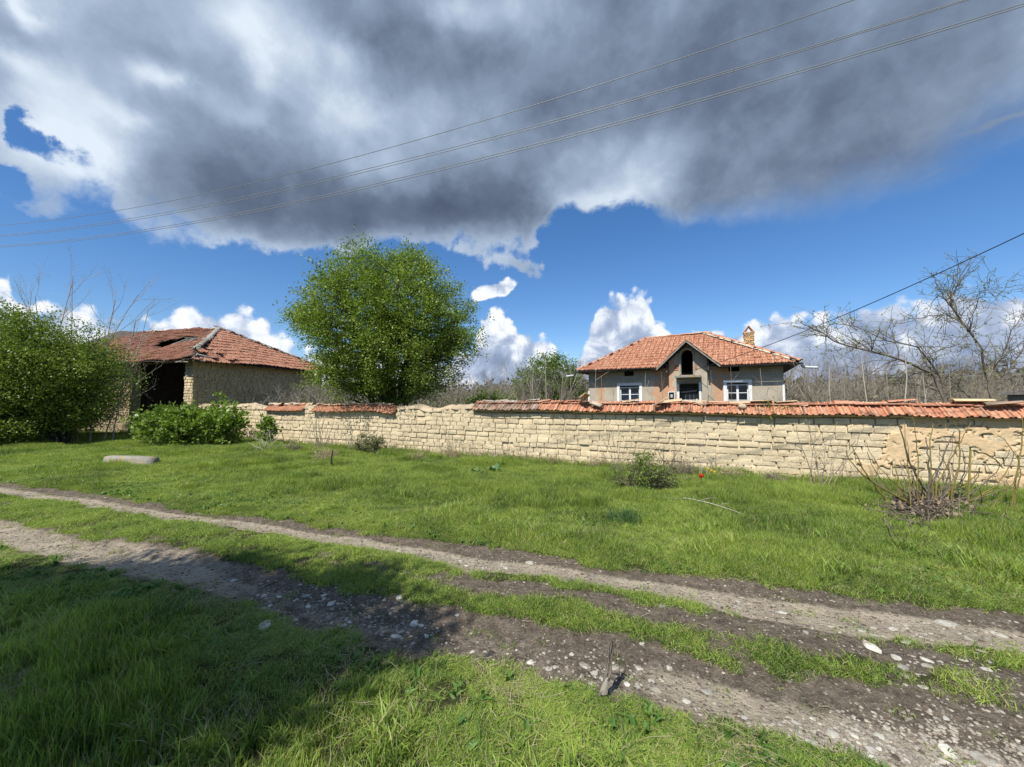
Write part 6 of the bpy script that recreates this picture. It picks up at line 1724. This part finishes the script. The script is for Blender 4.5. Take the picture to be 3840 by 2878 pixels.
Vs = []; F4s = []; F3s = []; off = 0
for k in range(9000):
    x = rgR.uniform(-8, 5.5); y = float(L2(x))+rgR.random()*(float(U1(x))-float(L2(x)))
    if dirtmask(x, y) < .4: continue
    gravel(x, y, rgR.uniform(.006, .02)*(1 if rgR.random() < .92 else 1.9))
obj('soil_crumbs', np.concatenate(Vs), [np.concatenate(F4s).astype(np.int32), np.concatenate(F3s).astype(np.int32)], noisy('soil_crumb', (.075, .055, .042), (.15, .115, .088), 9, bs=60, rvar=.3), None, False, kind='stuff', label='dark crumbs of dry soil strewn over the track')

# ------------------------------------------------------------------ grass
def tuft(rg, n, h, spread, wid, lean=.5, flat=False):
    V = []; F = []; F3 = []
    for k in range(n):
        a = rg.uniform(0, 6.28); r_ = spread*math.sqrt(rg.random()); b = np.array([math.cos(a)*r_, math.sin(a)*r_, -.01]); hh = h*rg.uniform(.45, 1.1)
        a2 = rg.uniform(0, 6.28); d = np.array([math.cos(a2), math.sin(a2), 0]); ln = lean*rg.uniform(.1, 1.0); w_ = wid*rg.uniform(.6, 1.3)
        s_ = np.array([-d[1], d[0], 0]); s_ = s_*math.cos(.7)+d*math.sin(.7)*rg.choice([-1, 1]); s_[2] = 0; s_ /= np.linalg.norm(s_); m = len(V)
        for t, ww in ((0, .8), (.4, 1.0), (.75, .7)):
            p = b+d*hh*ln*t*t+np.array([0, 0, hh*t*(1-.25*ln*t)]); V += [p-s_*w_*ww*.5, p+s_*w_*ww*.5]
        V.append(b+d*hh*ln*1.05+np.array([0, 0, hh*(1-.30*ln)])); F += [(m, m+1, m+3, m+2), (m+2, m+3, m+5, m+4)]; F3.append((m+4, m+5, m+6))
    return np.array(V), [np.array(F, np.int32), np.array(F3, np.int32)]
rgG = np.random.default_rng(97)
tc_ = bpy.data.collections.new('tuft_sources')
specs = [(34, .13, .075, .0048, .7)]*4 + [(30, .24, .08, .006, .45)]*4 + [(22, .045, .06, .0042, 1.4)]*3 + [(10, .17, .05, .004, 1.0)]*2 + [(9, .09, .05, .024, 1.3)]*2 + [(16, .30, .05, .009, .55)]*2
for k, sp_ in enumerate(specs):
    V, F = tuft(rgG, *sp_); o = bpy.data.objects.new('grass_tuft_%02d' % k, raw_mesh('grass_tuft', V, F, False, STRAW if k in (11, 12) else LEAF_WEED if k in (13, 14) else GRASS)); tc_.objects.link(o)

def scatter(name, P, idx, scl, label):
    n = len(P); me = bpy.data.meshes.new(name); me.vertices.add(n); me.vertices.foreach_set('co', P.astype(np.float32).ravel())
    a = me.attributes.new('idx', 'INT', 'POINT'); a.data.foreach_set('value', idx.astype(np.int32))
    a = me.attributes.new('scl', 'FLOAT_VECTOR', 'POINT'); a.data.foreach_set('vector', scl.astype(np.float32).ravel())
    rot = np.stack([rgG.normal(size=n)*.09, rgG.normal(size=n)*.09, rgG.uniform(0, 6.28, n)], 1)
    a = me.attributes.new('rot', 'FLOAT_VECTOR', 'POINT'); a.data.foreach_set('vector', rot.astype(np.float32).ravel())
    me.materials.append(GRASS)
    o = bpy.data.objects.new(name, me); finish(o, label, None, None, 'stuff')
    ng = bpy.data.node_groups.new(name, 'GeometryNodeTree')
    ng.interface.new_socket('Geometry', in_out='INPUT', socket_type='NodeSocketGeometry'); ng.interface.new_socket('Geometry', in_out='OUTPUT', socket_type='NodeSocketGeometry')
    N = ng.nodes; L = ng.links; gi = N.new('NodeGroupInput'); go = N.new('NodeGroupOutput'); ip = N.new('GeometryNodeInstanceOnPoints'); ci = N.new('GeometryNodeCollectionInfo')
    ci.inputs[0].default_value = tc_; ci.inputs['Separate Children'].default_value = True; ci.inputs['Reset Children'].default_value = True
    def na(nm, ty):
        x = N.new('GeometryNodeInputNamedAttribute'); x.data_type = ty; x.inputs[0].default_value = nm; return x.outputs[0]
    L.new(gi.outputs[0], ip.inputs['Points']); L.new(ci.outputs[0], ip.inputs['Instance']); ip.inputs['Pick Instance'].default_value = True
    L.new(na('idx', 'INT'), ip.inputs['Instance Index'])
    L.new(na('rot', 'FLOAT_VECTOR'), ip.inputs['Rotation'])
    L.new(na('scl', 'FLOAT_VECTOR'), ip.inputs['Scale']); L.new(ip.outputs[0], go.inputs[0])
    md = o.modifiers.new('grass', 'NODES'); md.node_group = ng
    return o
def wall_y(x):      # world y of the wall front at x
    return WA[1] + (x-WA[0])*(WB[1]-WA[1])/(WB[0]-WA[0])
def sample(n, x0, x1, y0, y1):
    x = rgG.uniform(x0, x1, n); y = rgG.uniform(y0, y1, n)
    ok = (np.abs(x) < y*1.42+.8) & (y < wall_y(x)-.06) | (np.abs(x) < y*1.42+.8) & (x < -15) & (y < 30)
    return x[ok], y[ok]
X_, Y_ = [], []
for n, y0, y1 in ((34000, 1.0, 3.2), (60000, 3.0, 6.0), (90000, 5.9, 10.5), (100000, 10.3, 18.5)):
    hwid = min(y1*1.42+1, 26); x, y = sample(n, -hwid, min(hwid, 11), y0, y1); X_.append(x); Y_.append(y)
for _ in range(2):
    x, y = sample(60000, -12, 6, 2, 8); k_ = (y > L2(x)) & (y < U1(x)); X_.append(x[k_]); Y_.append(y[k_])
x, y = sample(9000, -40, -15, 15, 30); X_.append(x); Y_.append(y)
x = np.concatenate(X_); y = np.concatenate(Y_)
dm = dirtmask(x, y)
keep = rgG.random(len(x)) > np.clip(dm*1.35, 0, .995)
midz = (y > L2(x)-.02) & (y < U1(x)+.02)
pn = fb(x, y, .5, 60, 3); keep &= ~(midz & (rgG.random(len(x)) < .08+.75*(pn > .60)))
# thin, trodden patches in the near grass
thin = (y < L2(x)) & (rgG.random(len(x)) < .75*sstep(fb(x, y, .38, 90, 3), .54, .66)); keep &= ~thin
x, y, dm = x[keep], y[keep], dm[keep]; midz = (y > L2(x)) & (y < U1(x))
big_n = fb(x, y, .9, 70, 4); dwall = wall_y(x)-y
near_side = y < L2(x)
hgt = np.where(near_side, .36+.38*sstep(big_n, .35, .68), .28+.26*sstep(y-U1(x), 0, 2.2)+.55*sstep(big_n, .44, .64))
edge_ = np.minimum(np.abs(y-U1(x)), np.abs(y-L2(x))); hgt = hgt*np.where(near_side, .22+.78*sstep(edge_, .05, .95), .35+.65*sstep(edge_, 0, .35))
idx = rgG.integers(0, 4, len(x))
tall = (~near_side) & (sstep(y-U1(x), 1.2, 3.0)*1.1 > rgG.random(len(x))) & (~midz); idx[tall] = rgG.integers(4, 8, tall.sum())
tn = near_side & (rgG.random(len(x)) < .22*sstep(big_n, .5, .65)); idx[tn] = rgG.integers(4, 8, tn.sum()); 
idx[midz] = rgG.integers(8, 11, midz.sum()); hgt[midz] = rgG.uniform(.6, 1.3, midz.sum())
dry = (rgG.random(len(x)) < .03 + (.14+.3*near_side)*sstep(fb(x, y, .45, 80, 3), .52, .66)) & (~midz); idx[dry] = rgG.integers(11, 13, dry.sum())
hgt[dry] *= .8
wd_ = (~midz) & (rgG.random(len(x)) < .012+.10*sstep(fb(x, y, .7, 95, 3), .56, .66)); idx[wd_] = rgG.integers(13, 15, wd_.sum()); hgt[wd_] = np.maximum(hgt[wd_], .8)
cl_ = (~midz) & (rgG.random(len(x)) < .25*sstep(fb(x, y, .33, 99, 3), .60, .68)) & (edge_ > .25); idx[cl_] = rgG.integers(15, 17, cl_.sum()); hgt[cl_] *= .7
wl_ = (dwall < .55) & (x > -13) & (rgG.random(len(x)) < .35); idx[wl_] = rgG.integers(15, 17, wl_.sum()); hgt[wl_] = rgG.uniform(.5, 1.0, wl_.sum())
wl2 = (dwall < .4) & (x > -13) & (rgG.random(len(x)) < .18); idx[wl2] = rgG.integers(11, 13, wl2.sum()); hgt[wl2] = rgG.uniform(1.0, 2.2, wl2.sum())
hgt = np.where(tall, hgt*.85, hgt)
keep2 = ~((np.abs(x-(cx+ex)/2) < .75) & (np.abs(y-(cy+ey)/2+.1) < .22))
x, y, idx, hgt = x[keep2], y[keep2], idx[keep2], hgt[keep2]
far_w = 1+.03*np.maximum(y-4, 0)
scl = np.stack([np.maximum(.8, hgt)*far_w, np.maximum(.8, hgt)*far_w, hgt*rgG.uniform(.8, 1.15, len(x))], 1)
scatter('grass', np.stack([x, y, gz(x, y)], 1), idx, scl, 'fresh green grass of the verge, the track and the near bank')
# the dark blue green tussock
bx_, by_ = gp(2340, 1960)
P = np.array([(bx_+rgG.normal()*.14, by_+rgG.normal()*.10, 0) for _ in range(60)]); P[:, 2] = gz(P[:, 0], P[:, 1])
V_, F_ = [], []
Vt, Ft = tuft(rgG, 420, .24, .22, .005, .8); obj_t = raw_mesh('grass_tussock', Vt, Ft, False, LEAF_BLUE)
o = bpy.data.objects.new('grass_tussock', obj_t); o.location = g3(bx_, by_); finish(o, 'dark blue green tussock of fine grass in the lighter verge', 'grass tussock')
# straw stalks in the near grass
P = []; pl = []
for k in range(230):
    x = rgG.uniform(-3.5, 3.0)
    if float(L2(x)) < 1.2: continue
    y = rgG.uniform(1.1, float(L2(x))-.02)
    a = rgG.uniform(0, 6.28); L_ = rgG.uniform(.06, .2); z = float(gz(x, y))+rgG.uniform(.02, .1); d = np.array([math.cos(a)*L_, math.sin(a)*L_, rgG.normal()*.03]); p = np.array([x, y, z])
    pl.append((np.array([p, p+d*.5+rgG.normal(size=3)*.008, p+d]), np.array([.0016, .0016, .001])))
for k in range(160):
    x = rgG.uniform(-5, 4.5); y = rgG.uniform(float(L2(x)), float(U1(x))); a = rgG.uniform(0, 6.28); L_ = rgG.uniform(.03, .12); p = np.array([x, y, float(gz(x, y))+.012]); d = np.array([math.cos(a)*L_, math.sin(a)*L_, 0])
    pl.append((np.array([p, p+d*.5+rgG.normal(size=3)*.004, p+d]), np.array([.002, .002, .001])))
V, F = tubes(pl, 3); obj('dry_grass_stalks', V, F, STRAW, None, kind='stuff', label='straw coloured dry stalks lying in the near grass and on the track')
